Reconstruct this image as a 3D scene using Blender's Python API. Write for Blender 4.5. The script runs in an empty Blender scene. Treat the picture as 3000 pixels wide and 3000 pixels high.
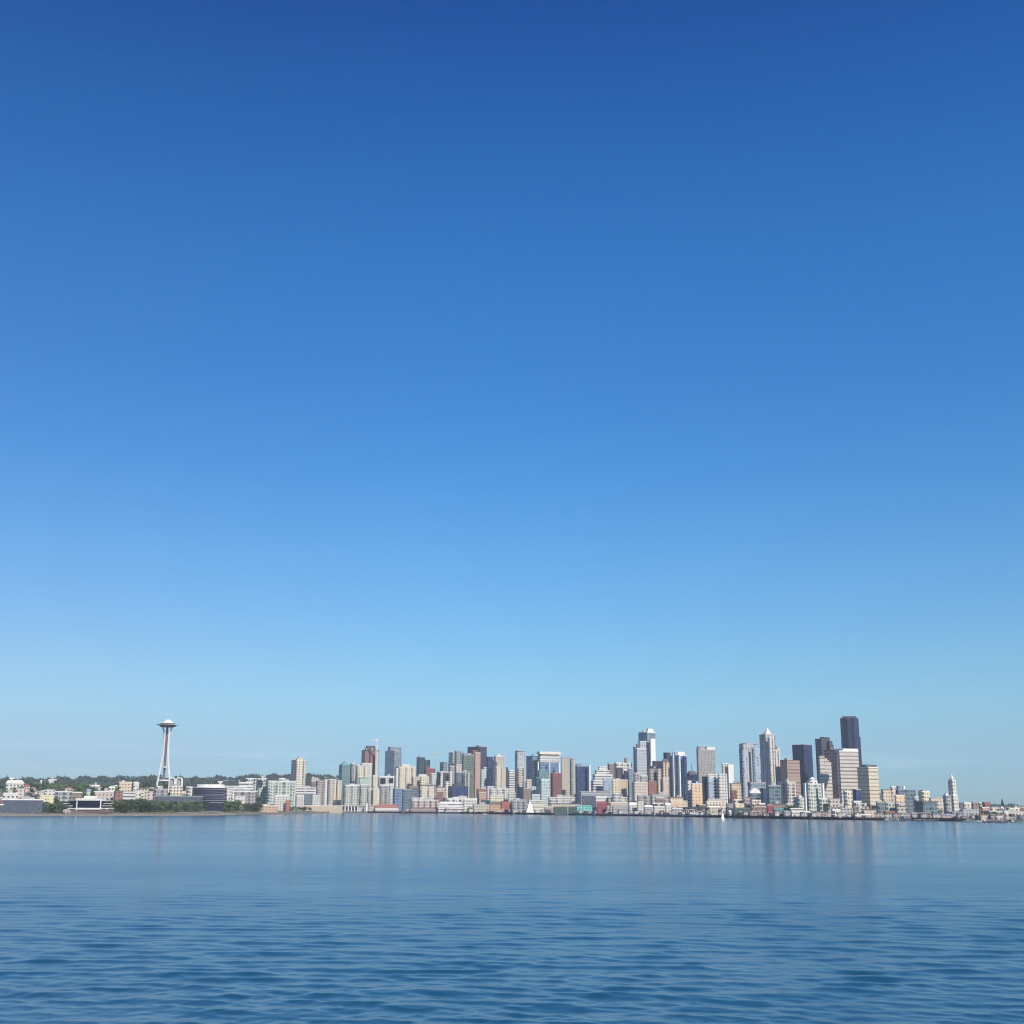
import bpy, math, random
import numpy as np
from mathutils import Matrix, Vector

random.seed(7)
R = math.radians
scene = bpy.context.scene
col = scene.collection

# ------------------------------------------------------------------ camera
CAM_H, PITCH, ROLL, FPX = 20.0, 13.43, 0.30, 3600.0
cd = bpy.data.cameras.new('camera')
cd.sensor_width = 36.0
cd.lens = 36.0 * FPX / 3000.0
cd.clip_start, cd.clip_end = 1.0, 60000.0
cam = bpy.data.objects.new('camera', cd)
col.objects.link(cam)
CM = Matrix.Rotation(R(90 + PITCH), 3, 'X') @ Matrix.Rotation(R(ROLL), 3, 'Z')
cam.matrix_world = Matrix.Translation((0, 0, CAM_H)) @ CM.to_4x4()
scene.camera = cam

# ------------------------------------------------------------------ sky
SUN_AZ, SUN_EL = 142.0, 42.0          # clockwise from the view direction: over the right shoulder
world = bpy.data.worlds.new('World')
scene.world = world
world.use_nodes = True
wt = world.node_tree
for n in list(wt.nodes):
    wt.nodes.remove(n)
wo = wt.nodes.new('ShaderNodeOutputWorld')
bg = wt.nodes.new('ShaderNodeBackground')
sk = wt.nodes.new('ShaderNodeTexSky')
sk.sky_type = 'NISHITA'
sk.sun_disc = False
sk.sun_elevation = R(SUN_EL)
sk.sun_rotation = R(SUN_AZ)
sk.air_density, sk.dust_density, sk.ozone_density = 1.0, 0.3, 2.0
# real skies deepen with height; this clear evening-blue grade follows elevation only
SKY_GRADE = [(1.80, (0.2867, 0.5042, 0.7987)), (2.92, (0.3269, 0.5256, 0.7492)), (4.28, (0.3634, 0.5859, 0.7624)), (6.10, (0.3676, 0.6055, 0.7670)), (8.41, (0.3361, 0.6092, 0.8116)), (11.19, (0.2916, 0.6125, 0.8498)), (14.92, (0.2199, 0.5870, 0.8866)), (19.10, (0.1765, 0.5617, 0.9143)), (25.02, (0.1379, 0.5514, 0.9372)), (30.70, (0.0964, 0.4643, 0.8808)), (36.05, (0.0639, 0.3286, 0.7756)), (90.00, (0.1119, 0.2910, 0.7275))]
tco = wt.nodes.new('ShaderNodeTexCoord')
sxyz = wt.nodes.new('ShaderNodeSeparateXYZ')
wt.links.new(tco.outputs['Generated'], sxyz.inputs[0])
ramp = wt.nodes.new('ShaderNodeValToRGB')
wt.links.new(sxyz.outputs[2], ramp.inputs[0])
els = ramp.color_ramp.elements
for i, (el, rgb) in enumerate(SKY_GRADE):
    e = els[i] if i < 2 else els.new(0.5)
for i, (el, rgb) in enumerate(SKY_GRADE):
    els[i].position = max(0.0, math.sin(R(el)))
    els[i].color = (*rgb, 1)
mul = wt.nodes.new('ShaderNodeMix')
mul.data_type, mul.blend_type = 'RGBA', 'MULTIPLY'
mul.clamp_result = False
mul.inputs[0].default_value = 1.0
wt.links.new(sk.outputs[0], mul.inputs[6])
wt.links.new(ramp.outputs[0], mul.inputs[7])
# a few faint streaks of cloud low over the ridge
mp = wt.nodes.new('ShaderNodeMapping')
mp.inputs['Scale'].default_value = (11, 11, 120)
mp.inputs['Location'].default_value = (0.35, 0, 0.2)
wt.links.new(tco.outputs['Generated'], mp.inputs[0])
cn = wt.nodes.new('ShaderNodeTexNoise')
cn.inputs['Scale'].default_value = 1.0
cn.inputs['Detail'].default_value = 5
wt.links.new(mp.outputs[0], cn.inputs['Vector'])
def wmap(src, a, b, c, d):
    n = wt.nodes.new('ShaderNodeMapRange')
    n.interpolation_type = 'SMOOTHSTEP'
    for i, v in enumerate((a, b, c, d)):
        n.inputs[i + 1].default_value = v
    wt.links.new(src, n.inputs[0])
    return n.outputs[0]
def wmul(a, b):
    n = wt.nodes.new('ShaderNodeMath')
    n.operation = 'MULTIPLY'
    wt.links.new(a, n.inputs[0])
    wt.links.new(b, n.inputs[1])
    return n.outputs[0]
cm = wmul(wmap(cn.outputs[0], .52, .70, 0, 1), wmul(wmap(sxyz.outputs[2], .016, .028, 0, 1), wmap(sxyz.outputs[2], .034, .052, 1, 0)))
cadd = wt.nodes.new('ShaderNodeMix')
cadd.data_type, cadd.blend_type, cadd.clamp_result = 'RGBA', 'ADD', False
wt.links.new(cm, cadd.inputs[0])
wt.links.new(mul.outputs[2], cadd.inputs[6])
side = wt.nodes.new('ShaderNodeMix')
side.data_type, side.blend_type, side.clamp_result = 'RGBA', 'MULTIPLY', False
wt.links.new(wmap(sxyz.outputs[0], -0.42, 0.05, 1, 0), side.inputs[0])
wt.links.new(mul.outputs[2], side.inputs[6])
side.inputs[7].default_value = (1.06, 0.90, 0.89, 1)
wt.links.new(side.outputs[2], cadd.inputs[6])
cadd.inputs[7].default_value = (0.40, 0.32, 0.31, 1)
wt.links.new(cadd.outputs[2], bg.inputs['Color'])
bg.inputs['Strength'].default_value = 0.14
wt.links.new(bg.outputs[0], wo.inputs['Surface'])

# ------------------------------------------------------------------ sun and exposure
sl = bpy.data.lights.new('sun', 'SUN')
sl.energy, sl.angle, sl.color = 4.8, R(0.53), (1.0, 0.91, 0.77)
so = bpy.data.objects.new('sun', sl)
col.objects.link(so)
sdir = Vector((math.sin(R(SUN_AZ)) * math.cos(R(SUN_EL)), math.cos(R(SUN_AZ)) * math.cos(R(SUN_EL)), math.sin(R(SUN_EL))))
so.rotation_euler = sdir.to_track_quat('Z', 'Y').to_euler()
vs = scene.view_settings
vs.view_transform, vs.look, vs.exposure, vs.gamma = 'Standard', 'None', 0.2, 1.0
scene.cycles.max_bounces = 5
scene.cycles.volume_bounces = 0
scene.cycles.filter_width = 1.1

# ------------------------------------------------------------------ measuring: photograph pixels to places
def ray(x, y):
    return CM @ Vector(((x - 1500.0) / FPX, (1500.0 - y) / FPX, -1.0))
def at(x, y, D):
    d = ray(x, y)
    t = D / d.y
    return Vector((d.x * t, D, CAM_H + d.z * t))
def onwater(x, y):
    d = ray(x, y)
    t = -CAM_H / d.z
    return Vector((d.x * t, d.y * t, 0))
# each survey sheet covers one stretch of the skyline: origin x, origin y, scale
SHEET = {1: (0, 4.83), 2: (400, 4.83), 3: (800, 4.83), 4: (1200, 4.83), 5: (1600, 4.83), 6: (2000, 4.83), 7: (2400, 5.367), 8: (2650, 5.366)}
def px(reg, x):
    return SHEET[reg][0] + x / SHEET[reg][1]
def py(reg, y):
    return 2080 + y / SHEET[reg][1]

def ss(a, b, v):
    t = np.clip((np.asarray(v, float) - a) / (b - a), 0, 1)
    return t * t * (3 - 2 * t)

# ------------------------------------------------------------------ the lie of the land
SHORE_PX = [(-500, 2390), (0, 2391), (400, 2390), (620, 2389), (760, 2386), (1000, 2381), (1300, 2383), (1600, 2387),
            (1800, 2390), (2000, 2393), (2200, 2397), (2450, 2401.5), (2700, 2404), (3000, 2410), (3500, 2418)]
_sp = [onwater(*p) for p in SHORE_PX]
SH_T = [p.x / p.y for p in _sp]
SH_Y = [p.y for p in _sp]
SH_X = [p[0] for p in SHORE_PX]
def t_of(x):
    d = ray(x, 2370)
    return d.x / d.y
def shore(t):
    return np.interp(t, SH_T, SH_Y)
def xpix(t):
    return np.interp(t, SH_T, SH_X)
def elev(t, b):
    x = xpix(t)
    b = b - np.interp(x, [1040, 1075], [0, 55])
    rise = np.interp(x, [700, 1100, 1500, 2450, 2650, 3000], [32, 38, 42, 42, 14, 8])
    hill = np.interp(x, [-300, 0, 200, 400, 600, 960, 1250, 2500, 2700, 2850, 3000, 3300],
                     [42, 46, 53, 62, 61, 104, 84, 56, 22, 17, 14, 14])
    wl = 1 - ss(700, 1100, x)
    low = np.where(b < 0, np.maximum(b * 0.25, -4), 3.0 * np.clip(b / 10.0, 0, 1))
    left = 4 * ss(20, 130, b) + 42 * ss(130, 820, b)
    city = rise * ss(60, 900, b)
    return low + wl * left + (1 - wl) * city + hill * ss(1300, 3000, b)
def ground(X, Y):
    t = X / Y
    return float(elev(t, Y - shore(t)))

# ------------------------------------------------------------------ materials
def newmat(name):
    m = bpy.data.materials.new(name)
    m.use_nodes = True
    nt = m.node_tree
    return m, nt, nt.nodes['Principled BSDF']
def nd(nt, kind, **kw):
    n = nt.nodes.new(kind)
    for k, v in kw.items():
        setattr(n, k, v)
    return n
def mth(nt, op, a, b=None, c=None):
    n = nd(nt, 'ShaderNodeMath', operation=op)
    for i, v in enumerate((a, b, c)):
        if v is None:
            continue
        if isinstance(v, (int, float)):
            n.inputs[i].default_value = v
        else:
            nt.links.new(v, n.inputs[i])
    return n.outputs[0]
def mixc(nt, f, a, b):
    n = nd(nt, 'ShaderNodeMix', data_type='RGBA')
    for s, v in ((n.inputs[0], f), (n.inputs[6], a), (n.inputs[7], b)):
        if isinstance(v, (int, float)):
            s.default_value = v
        elif isinstance(v, tuple):
            s.default_value = (*v, 1)
        else:
            nt.links.new(v, s)
    return n.outputs[2]
MATS = {}
def plain(key, rgb, rough=0.8, var=0.18, scale=0.12, metal=0.0):
    m, nt, p = newmat(key)
    tc = nd(nt, 'ShaderNodeTexCoord')
    no = nd(nt, 'ShaderNodeTexNoise')
    no.inputs['Scale'].default_value = scale
    no.inputs['Detail'].default_value = 4
    nt.links.new(tc.outputs['Object'], no.inputs['Vector'])
    f = mth(nt, 'MULTIPLY_ADD', no.outputs[0], var * 2, 1 - var)
    c = mixc(nt, 1.0, rgb, (1, 1, 1))
    mx = nd(nt, 'ShaderNodeMix', data_type='RGBA', blend_type='MULTIPLY')
    mx.inputs[0].default_value = 1
    mx.inputs[6].default_value = (*rgb, 1)
    cb = nd(nt, 'ShaderNodeCombineColor')
    for i in range(3):
        nt.links.new(f, cb.inputs[i])
    nt.links.new(cb.outputs[0], mx.inputs[7])
    nt.links.new(mx.outputs[2], p.inputs['Base Color'])
    p.inputs['Roughness'].default_value = rough
    p.inputs['Metallic'].default_value = metal
    MATS[key] = m
    return m
def facade(key, wall, glass, pu, pv, fu, fv, bay=None, band=None, ior=1.7, vary=0.8, dirt=0.14):
    """window grid laid in metres along the wall; bay = (period, share) of dark upright strips, balcony recess shade put into the flat colour, band = (period, share) of blank storeys"""
    m, nt, p = newmat(key)
    uv = nd(nt, 'ShaderNodeUVMap', uv_map='metres')
    sp = nd(nt, 'ShaderNodeSeparateXYZ')
    nt.links.new(uv.outputs[0], sp.inputs[0])
    u, v = mth(nt, 'DIVIDE', sp.outputs[0], pu), mth(nt, 'DIVIDE', sp.outputs[1], pv)
    mask = mth(nt, 'MULTIPLY', mth(nt, 'LESS_THAN', mth(nt, 'FRACT', u), fu), mth(nt, 'LESS_THAN', mth(nt, 'FRACT', v), fv))
    cell = nd(nt, 'ShaderNodeCombineXYZ')
    nt.links.new(mth(nt, 'FLOOR', u), cell.inputs[0])
    nt.links.new(mth(nt, 'FLOOR', v), cell.inputs[1])
    oi = nd(nt, 'ShaderNodeObjectInfo')
    nt.links.new(oi.outputs['Random'], cell.inputs[2])
    wn = nd(nt, 'ShaderNodeTexWhiteNoise', noise_dimensions='3D')
    nt.links.new(cell.outputs[0], wn.inputs['Vector'])
    g = wn.outputs['Value']
    blind = mth(nt, 'GREATER_THAN', g, 0.86)       # blinds drawn
    gcol = mixc(nt, mth(nt, 'MULTIPLY', g, vary), glass, tuple(min(1, c * 2.2 + 0.03) for c in glass))
    gcol = mixc(nt, mth(nt, 'MULTIPLY', blind, 0.55), gcol, tuple(c * 0.7 for c in wall))
    tc = nd(nt, 'ShaderNodeTexCoord')
    no = nd(nt, 'ShaderNodeTexNoise')
    no.inputs['Scale'].default_value = 0.06
    no.inputs['Detail'].default_value = 5
    nt.links.new(tc.outputs['Object'], no.inputs['Vector'])
    wcol = mixc(nt, no.outputs[0], tuple(c * (1 - dirt * 1.6) for c in wall), tuple(min(0.85, c * (1 + dirt)) for c in wall))
    if bay:  # shade of balcony recesses put into the colour; the wall stays flat
        b = mth(nt, 'LESS_THAN', mth(nt, 'FRACT', mth(nt, 'DIVIDE', sp.outputs[0], bay[0])), bay[1])
        mask = mth(nt, 'MAXIMUM', mask, mth(nt, 'MULTIPLY', b, mth(nt, 'LESS_THAN', mth(nt, 'FRACT', v), 0.78)))
    if band:
        b = mth(nt, 'GREATER_THAN', mth(nt, 'FRACT', mth(nt, 'DIVIDE', sp.outputs[1], band[0])), band[1])
        mask = mth(nt, 'MULTIPLY', mask, b)
    c = mixc(nt, mask, wcol, gcol)
    nt.links.new(c, p.inputs['Base Color'])
    nt.links.new(mth(nt, 'MULTIPLY_ADD', mask, -0.62, 0.8), p.inputs['Roughness'])
    nt.links.new(mth(nt, 'MULTIPLY_ADD', mask, ior - 1.45, 1.45), p.inputs['IOR'])
    # panes never hang quite flat: each one leans a little its own way
    ge = nd(nt, 'ShaderNodeNewGeometry')
    v1 = nd(nt, 'ShaderNodeVectorMath', operation='SUBTRACT')
    nt.links.new(wn.outputs['Color'], v1.inputs[0])
    v1.inputs[1].default_value = (.5, .5, .5)
    v2 = nd(nt, 'ShaderNodeVectorMath', operation='SCALE')
    nt.links.new(v1.outputs[0], v2.inputs[0])
    nt.links.new(mth(nt, 'MULTIPLY', mask, 0.14), v2.inputs['Scale'])
    v3 = nd(nt, 'ShaderNodeVectorMath', operation='ADD')
    nt.links.new(ge.outputs['Normal'], v3.inputs[0])
    nt.links.new(v2.outputs[0], v3.inputs[1])
    v4 = nd(nt, 'ShaderNodeVectorMath', operation='NORMALIZE')
    nt.links.new(v3.outputs[0], v4.inputs[0])
    nt.links.new(v4.outputs[0], p.inputs['Normal'])
    MATS[key] = m
    return m

DG = (0.035, 0.05, 0.07)
# walls with punched windows
facade('cream', (0.66, 0.60, 0.46), (0.06, 0.065, 0.07), 6.6, 6.4, .52, .50)
facade('cream_bays', (0.66, 0.60, 0.47), (0.06, 0.065, 0.07), 6.2, 6.4, .42, .45, bay=(19, .24))
facade('white', (0.62, 0.605, 0.56), (0.05, 0.06, 0.07), 7.0, 6.6, .46, .45)
facade('white_bays', (0.60, 0.59, 0.54), (0.045, 0.055, 0.07), 6.0, 6.6, .45, .5, bay=(16, .30))
facade('white_bands', (0.64, 0.625, 0.58), (0.07, 0.08, 0.09), 24, 6.4, .92, .42)
facade('beige', (0.54, 0.48, 0.40), (0.06, 0.06, 0.06), 6.4, 6.4, .46, .48)
facade('beige_bays', (0.54, 0.48, 0.41), (0.05, 0.05, 0.06), 6.2, 6.4, .42, .48, bay=(15, .32))
facade('beige_bands', (0.56, 0.50, 0.43), (0.17, 0.15, 0.15), 90, 7.4, .995, .36)
facade('tan', (0.60, 0.49, 0.36), (0.11, 0.09, 0.07), 6.4, 6.6, .42, .42)
facade('tan_bands', (0.62, 0.53, 0.39), (0.24, 0.19, 0.15), 30, 7.0, .97, .34)
facade('orange_tan', (0.66, 0.50, 0.33), (0.20, 0.15, 0.10), 8, 6.5, .35, .4)
facade('yellow', (0.70, 0.62, 0.38), (0.16, 0.14, 0.09), 9, 6, .3, .4)
facade('pale_green', (0.52, 0.54, 0.47), (0.06, 0.08, 0.08), 6.4, 6.6, .5, .52, bay=(17, .28))
facade('grey', (0.38, 0.38, 0.37), (0.05, 0.06, 0.07), 6.0, 6.6, .5, .48)
facade('grey_bays', (0.40, 0.39, 0.37), (0.045, 0.05, 0.065), 6.0, 6.6, .5, .5, bay=(13, .36))
facade('concrete', (0.35, 0.335, 0.32), (0.14, 0.14, 0.14), 4.0, 7.0, .45, .85)
facade('mauve', (0.37, 0.33, 0.31), (0.07, 0.065, 0.07), 6.0, 6.6, .45, .5, bay=(14, .28))
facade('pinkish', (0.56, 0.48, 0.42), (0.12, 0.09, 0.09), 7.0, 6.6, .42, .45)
facade('brick', (0.27, 0.14, 0.11), (0.06, 0.045, 0.045), 6.4, 6.6, .42, .46)
facade('dark_red', (0.20, 0.09, 0.09), (0.11, 0.035, 0.045), 8, 7, .4, .42)
facade('salmon', (0.46, 0.30, 0.25), (0.26, 0.145, 0.12), 6, 7, .4, .5)
facade('brown', (0.26, 0.20, 0.17), (0.06, 0.055, 0.055), 6, 6.6, .5, .5)
facade('brown_bands', (0.37, 0.27, 0.22), (0.17, 0.12, 0.11), 70, 6.8, .995, .40)
facade('red_frame', (0.32, 0.16, 0.15), (0.08, 0.06, 0.07), 7, 6.4, .55, .55, bay=(13, .22))
facade('pinstripe', (0.56, 0.54, 0.50), (0.12, 0.12, 0.13), 8.5, 7.0, .42, .93)
facade('grid_grey', (0.46, 0.48, 0.50), (0.15, 0.18, 0.22), 7.5, 7.2, .58, .62, ior=1.7)
facade('ivory', (0.62, 0.59, 0.51), (0.10, 0.10, 0.09), 5.5, 6.6, .42, .5)
# glass skins
facade('navy', (0.022, 0.03, 0.085), (0.01, 0.016, 0.06), 6, 7.6, .8, .8, ior=1.6, vary=0.6)
facade('midnight', (0.012, 0.014, 0.04), (0.008, 0.01, 0.035), 5, 7.6, .85, .8, ior=1.4, vary=0.5)
facade('dark_purple', (0.06, 0.05, 0.09), (0.02, 0.02, 0.05), 6, 7.6, .75, .75, ior=1.6, vary=0.6)
facade('charcoal', (0.09, 0.085, 0.10), (0.025, 0.03, 0.045), 6, 7.6, .7, .7, ior=1.6, bay=(12, .3))
facade('purple_brown', (0.14, 0.10, 0.12), (0.04, 0.035, 0.05), 6, 7.6, .6, .6, ior=1.5)
facade('teal', (0.20, 0.29, 0.29), (0.04, 0.09, 0.11), 6.4, 7.2, .7, .7, ior=1.8)
facade('dark_teal', (0.04, 0.085, 0.10), (0.015, 0.045, 0.06), 6.4, 7.2, .8, .8, ior=1.6)
facade('pale_teal', (0.48, 0.54, 0.49), (0.13, 0.20, 0.21), 6.4, 7, .55, .55, ior=1.8)
facade('green_glass', (0.17, 0.19, 0.16), (0.06, 0.085, 0.065), 6.4, 7.4, .75, .75, ior=1.8)
facade('blue', (0.20, 0.26, 0.33), (0.04, 0.09, 0.19), 6.4, 7.4, .8, .72, ior=1.85)
facade('deep_blue', (0.035, 0.055, 0.11), (0.012, 0.03, 0.09), 6.4, 7.4, .82, .8, ior=1.6)
facade('sky_glass', (0.36, 0.42, 0.48), (0.22, 0.29, 0.37), 6.8, 7.6, .8, .75, ior=2.2)
facade('blue_grey', (0.25, 0.30, 0.34), (0.07, 0.11, 0.15), 6.4, 7.2, .7, .7, ior=1.8)
facade('silver', (0.46, 0.455, 0.44), (0.22, 0.235, 0.25), 7.2, 7.4, .55, .9, ior=1.8)
facade('slate', (0.16, 0.20, 0.22), (0.04, 0.065, 0.085), 7, 7, .7, .6, ior=1.7, bay=(18, .22))
# sheds on the piers
facade('shed_white', (0.60, 0.58, 0.52), (0.09, 0.09, 0.10), 6, 5, .5, .45)
facade('shed_grey', (0.38, 0.38, 0.38), (0.07, 0.07, 0.08), 6, 5.5, .5, .45)
facade('shed_crimson', (0.28, 0.07, 0.09), (0.08, 0.03, 0.04), 8, 6, .35, .4)
facade('shed_red', (0.40, 0.14, 0.11), (0.12, 0.05, 0.04), 7, 6, .4, .4)
facade('shed_orange', (0.52, 0.36, 0.25), (0.14, 0.10, 0.08), 7, 6, .4, .4)
facade('shed_teal', (0.11, 0.40, 0.36), (0.34, 0.56, 0.52), 8, 5, .35, .45)
facade('shed_green', (0.06, 0.11, 0.095), (0.03, 0.04, 0.04), 7, 5, .5, .5)
facade('shed_mauve', (0.40, 0.31, 0.32), (0.08, 0.07, 0.07), 6, 5, .55, .5)
facade('shed_slate', (0.085, 0.10, 0.13), (0.05, 0.06, 0.085), 9, 7, .4, .5)
facade('shed_beige', (0.54, 0.48, 0.38), (0.12, 0.11, 0.10), 6, 5, .45, .45)
for k, rgb in dict(roof_grey=(.36, .35, .34), roof_dark=(.10, .09, .09), roof_white=(.70, .69, .65), roof_cream=(.66, .62, .52),
                   roof_brown=(.20, .13, .10), roof_red=(.30, .11, .09), roof_green=(.20, .27, .27), roof_blue=(.25, .31, .42),
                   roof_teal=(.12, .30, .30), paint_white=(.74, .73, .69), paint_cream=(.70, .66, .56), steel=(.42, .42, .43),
                   concrete_raw=(.38, .36, .33), timber=(.10, .08, .065), black=(.03, .03, .035), hull_dark=(.05, .06, .10),
                   hull_green=(.13, .19, .18), orange=(.62, .20, .07), rust=(.38, .15, .10), core_brown=(.17, .12, .11),
                   crane_yellow=(.62, .52, .30), sand=(.48, .40, .30), bark=(.07, .05, .04), rubble=(.20, .19, .17)).items():
    plain(k, rgb, 0.75)
plain('sailcloth', (.85, .84, .82), 0.9, 0.04)
def glassmat(key, rgb, ior):
    m = plain(key, rgb, 0.12, 0.1)
    m.node_tree.nodes['Principled BSDF'].inputs['IOR'].default_value = ior
glassmat('dark_window', (.008, .01, .03), 1.3)
glassmat('blue_window', (.04, .09, .20), 2.0)
def leafmat(key, a, b):
    m, nt, p = newmat(key)
    gi = nd(nt, 'ShaderNodeNewGeometry')
    oi = nd(nt, 'ShaderNodeObjectInfo')
    f = mth(nt, 'FRACT', mth(nt, 'ADD', gi.outputs['Random Per Island'], mth(nt, 'MULTIPLY', oi.outputs['Random'], 0.3)))
    nt.links.new(mixc(nt, f, a, b), p.inputs['Base Color'])
    p.inputs['Roughness'].default_value = 0.65
    MATS[key] = m
leafmat('leaf', (.055, .11, .03), (.14, .21, .075))
leafmat('leaf_dark', (.03, .07, .03), (.09, .135, .06))
leafmat('needle', (.016, .036, .026), (.05, .078, .05))

# ------------------------------------------------------------------ mesh helper
class MB:
    def __init__(s):
        s.v, s.f, s.uv = [], [], []
    def face(s, pts, uvs=None):
        i = len(s.v)
        s.v += [tuple(p) for p in pts]
        s.f.append(tuple(range(i, i + len(pts))))
        s.uv += [tuple(u) for u in uvs] if uvs else [(p[0] + p[1], p[2]) for p in pts]
    def prism(s, poly, z0, z1, top=True, bottom=False, uv0=None, scale_top=1.0):
        """upright prism; poly runs anticlockwise seen from above"""
        n = len(poly)
        cx, cy = sum(p[0] for p in poly) / n, sum(p[1] for p in poly) / n
        up = [(cx + (p[0] - cx) * scale_top, cy + (p[1] - cy) * scale_top) for p in poly]
        b = z0 if uv0 is None else uv0
        u = 0.0
        for i in range(n):
            p, q = poly[i], poly[(i + 1) % n]
            P, Q = up[i], up[(i + 1) % n]
            L = math.hypot(q[0] - p[0], q[1] - p[1])
            s.face([(*p, z0), (*q, z0), (*Q, z1), (*P, z1)], [(u, z0 - b), (u + L, z0 - b), (u + L, z1 - b), (u, z1 - b)])
            u += L
        if top and scale_top > 0.001:
            s.face([(*p, z1) for p in up])
        if bottom:
            s.face([(*p, z0) for p in reversed(poly)])
    def box(s, x0, x1, y0, y1, z0, z1):
        s.prism([(x0, y0), (x1, y0), (x1, y1), (x0, y1)], z0, z1, True, True)
    def lathe(s, prof, n=28, cx=0, cy=0):
        for (r0, z0), (r1, z1) in zip(prof, prof[1:]):
            for k in range(n):
                a, b = 2 * math.pi * k / n, 2 * math.pi * (k + 1) / n
                pts = [(cx + r0 * math.cos(a), cy + r0 * math.sin(a), z0), (cx + r0 * math.cos(b), cy + r0 * math.sin(b), z0),
                       (cx + r1 * math.cos(b), cy + r1 * math.sin(b), z1), (cx + r1 * math.cos(a), cy + r1 * math.sin(a), z1)]
                s.face(pts)
    def bar(s, p, q, w, d=None):
        p, q = Vector(p), Vector(q)
        d = d or w
        t = (q - p).normalized()
        a = t.cross(Vector((0, 1, 0)) if abs(t.y) < 0.9 else Vector((1, 0, 0))).normalized()
        b = t.cross(a)
        c = [a * w / 2 * i + b * d / 2 * j for i, j in ((1, 1), (-1, 1), (-1, -1), (1, -1))]
        for i in range(4):
            s.face([p + c[i], p + c[(i + 1) % 4], q + c[(i + 1) % 4], q + c[i]])
        s.face([p + k for k in reversed(c)])
        s.face([q + k for k in c])
    def build(s, name, mat, parent=None, origin=(0, 0, 0), smooth=False):
        me = bpy.data.meshes.new(name)
        o3 = origin
        me.from_pydata([(v[0] - o3[0], v[1] - o3[1], v[2] - o3[2]) for v in s.v], [], s.f)
        lay = me.uv_layers.new(name='metres')
        lay.data.foreach_set('uv', np.array(s.uv, dtype=np.float32).ravel())
        me.materials.append(MATS[mat] if isinstance(mat, str) else mat)
        if smooth:
            me.polygons.foreach_set('use_smooth', [True] * len(me.polygons))
        ob = bpy.data.objects.new(name, me)
        col.objects.link(ob)
        if parent:
            ob.parent = parent
        else:
            ob.location = origin
        return ob

def tag(o, label=None, cat=None, group=None, kind=None):
    for k, v in (('label', label), ('category', cat), ('group', group), ('kind', kind)):
        if v:
            o[k] = v
    return o
def empty(name, loc, label, cat, group=None):
    o = bpy.data.objects.new(name, None)
    o.location = loc
    o.empty_display_size = 5
    col.objects.link(o)
    return tag(o, label, cat, group)

# ------------------------------------------------------------------ setting: water, land
def sheet(name, V, nr, nc, mat, kind, smooth=True):
    me = bpy.data.meshes.new(name)
    i = np.arange((nr - 1) * (nc - 1))
    r, c = i // (nc - 1), i % (nc - 1)
    a = r * nc + c
    F = np.stack([a, a + 1, a + 1 + nc, a + nc], 1).astype(np.int32)
    me.vertices.add(len(V))
    me.vertices.foreach_set('co', V.astype(np.float32).ravel())
    me.loops.add(F.size)
    me.loops.foreach_set('vertex_index', F.ravel())
    me.polygons.add(len(F))
    me.polygons.foreach_set('loop_start', np.arange(0, F.size, 4, dtype=np.int32))
    me.polygons.foreach_set('loop_total', np.full(len(F), 4, dtype=np.int32))
    me.polygons.foreach_set('use_smooth', np.full(len(F), smooth))
    me.update(calc_edges=True)
    me.materials.append(mat)
    o = bpy.data.objects.new(name, me)
    col.objects.link(o)
    return tag(o, kind=kind)

# water: one sheet, finely waved where the waves can be seen, flat and rougher beyond
WATER_RMS = 0.066
wm, nt, p = newmat('sea_water')
p.inputs['Base Color'].default_value = (0.010, 0.062, 0.11, 1)
p.inputs['IOR'].default_value = 1.333
ra = nd(nt, 'ShaderNodeAttribute', attribute_name='calm')
nt.links.new(ra.outputs['Fac'], p.inputs['Roughness'])

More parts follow.
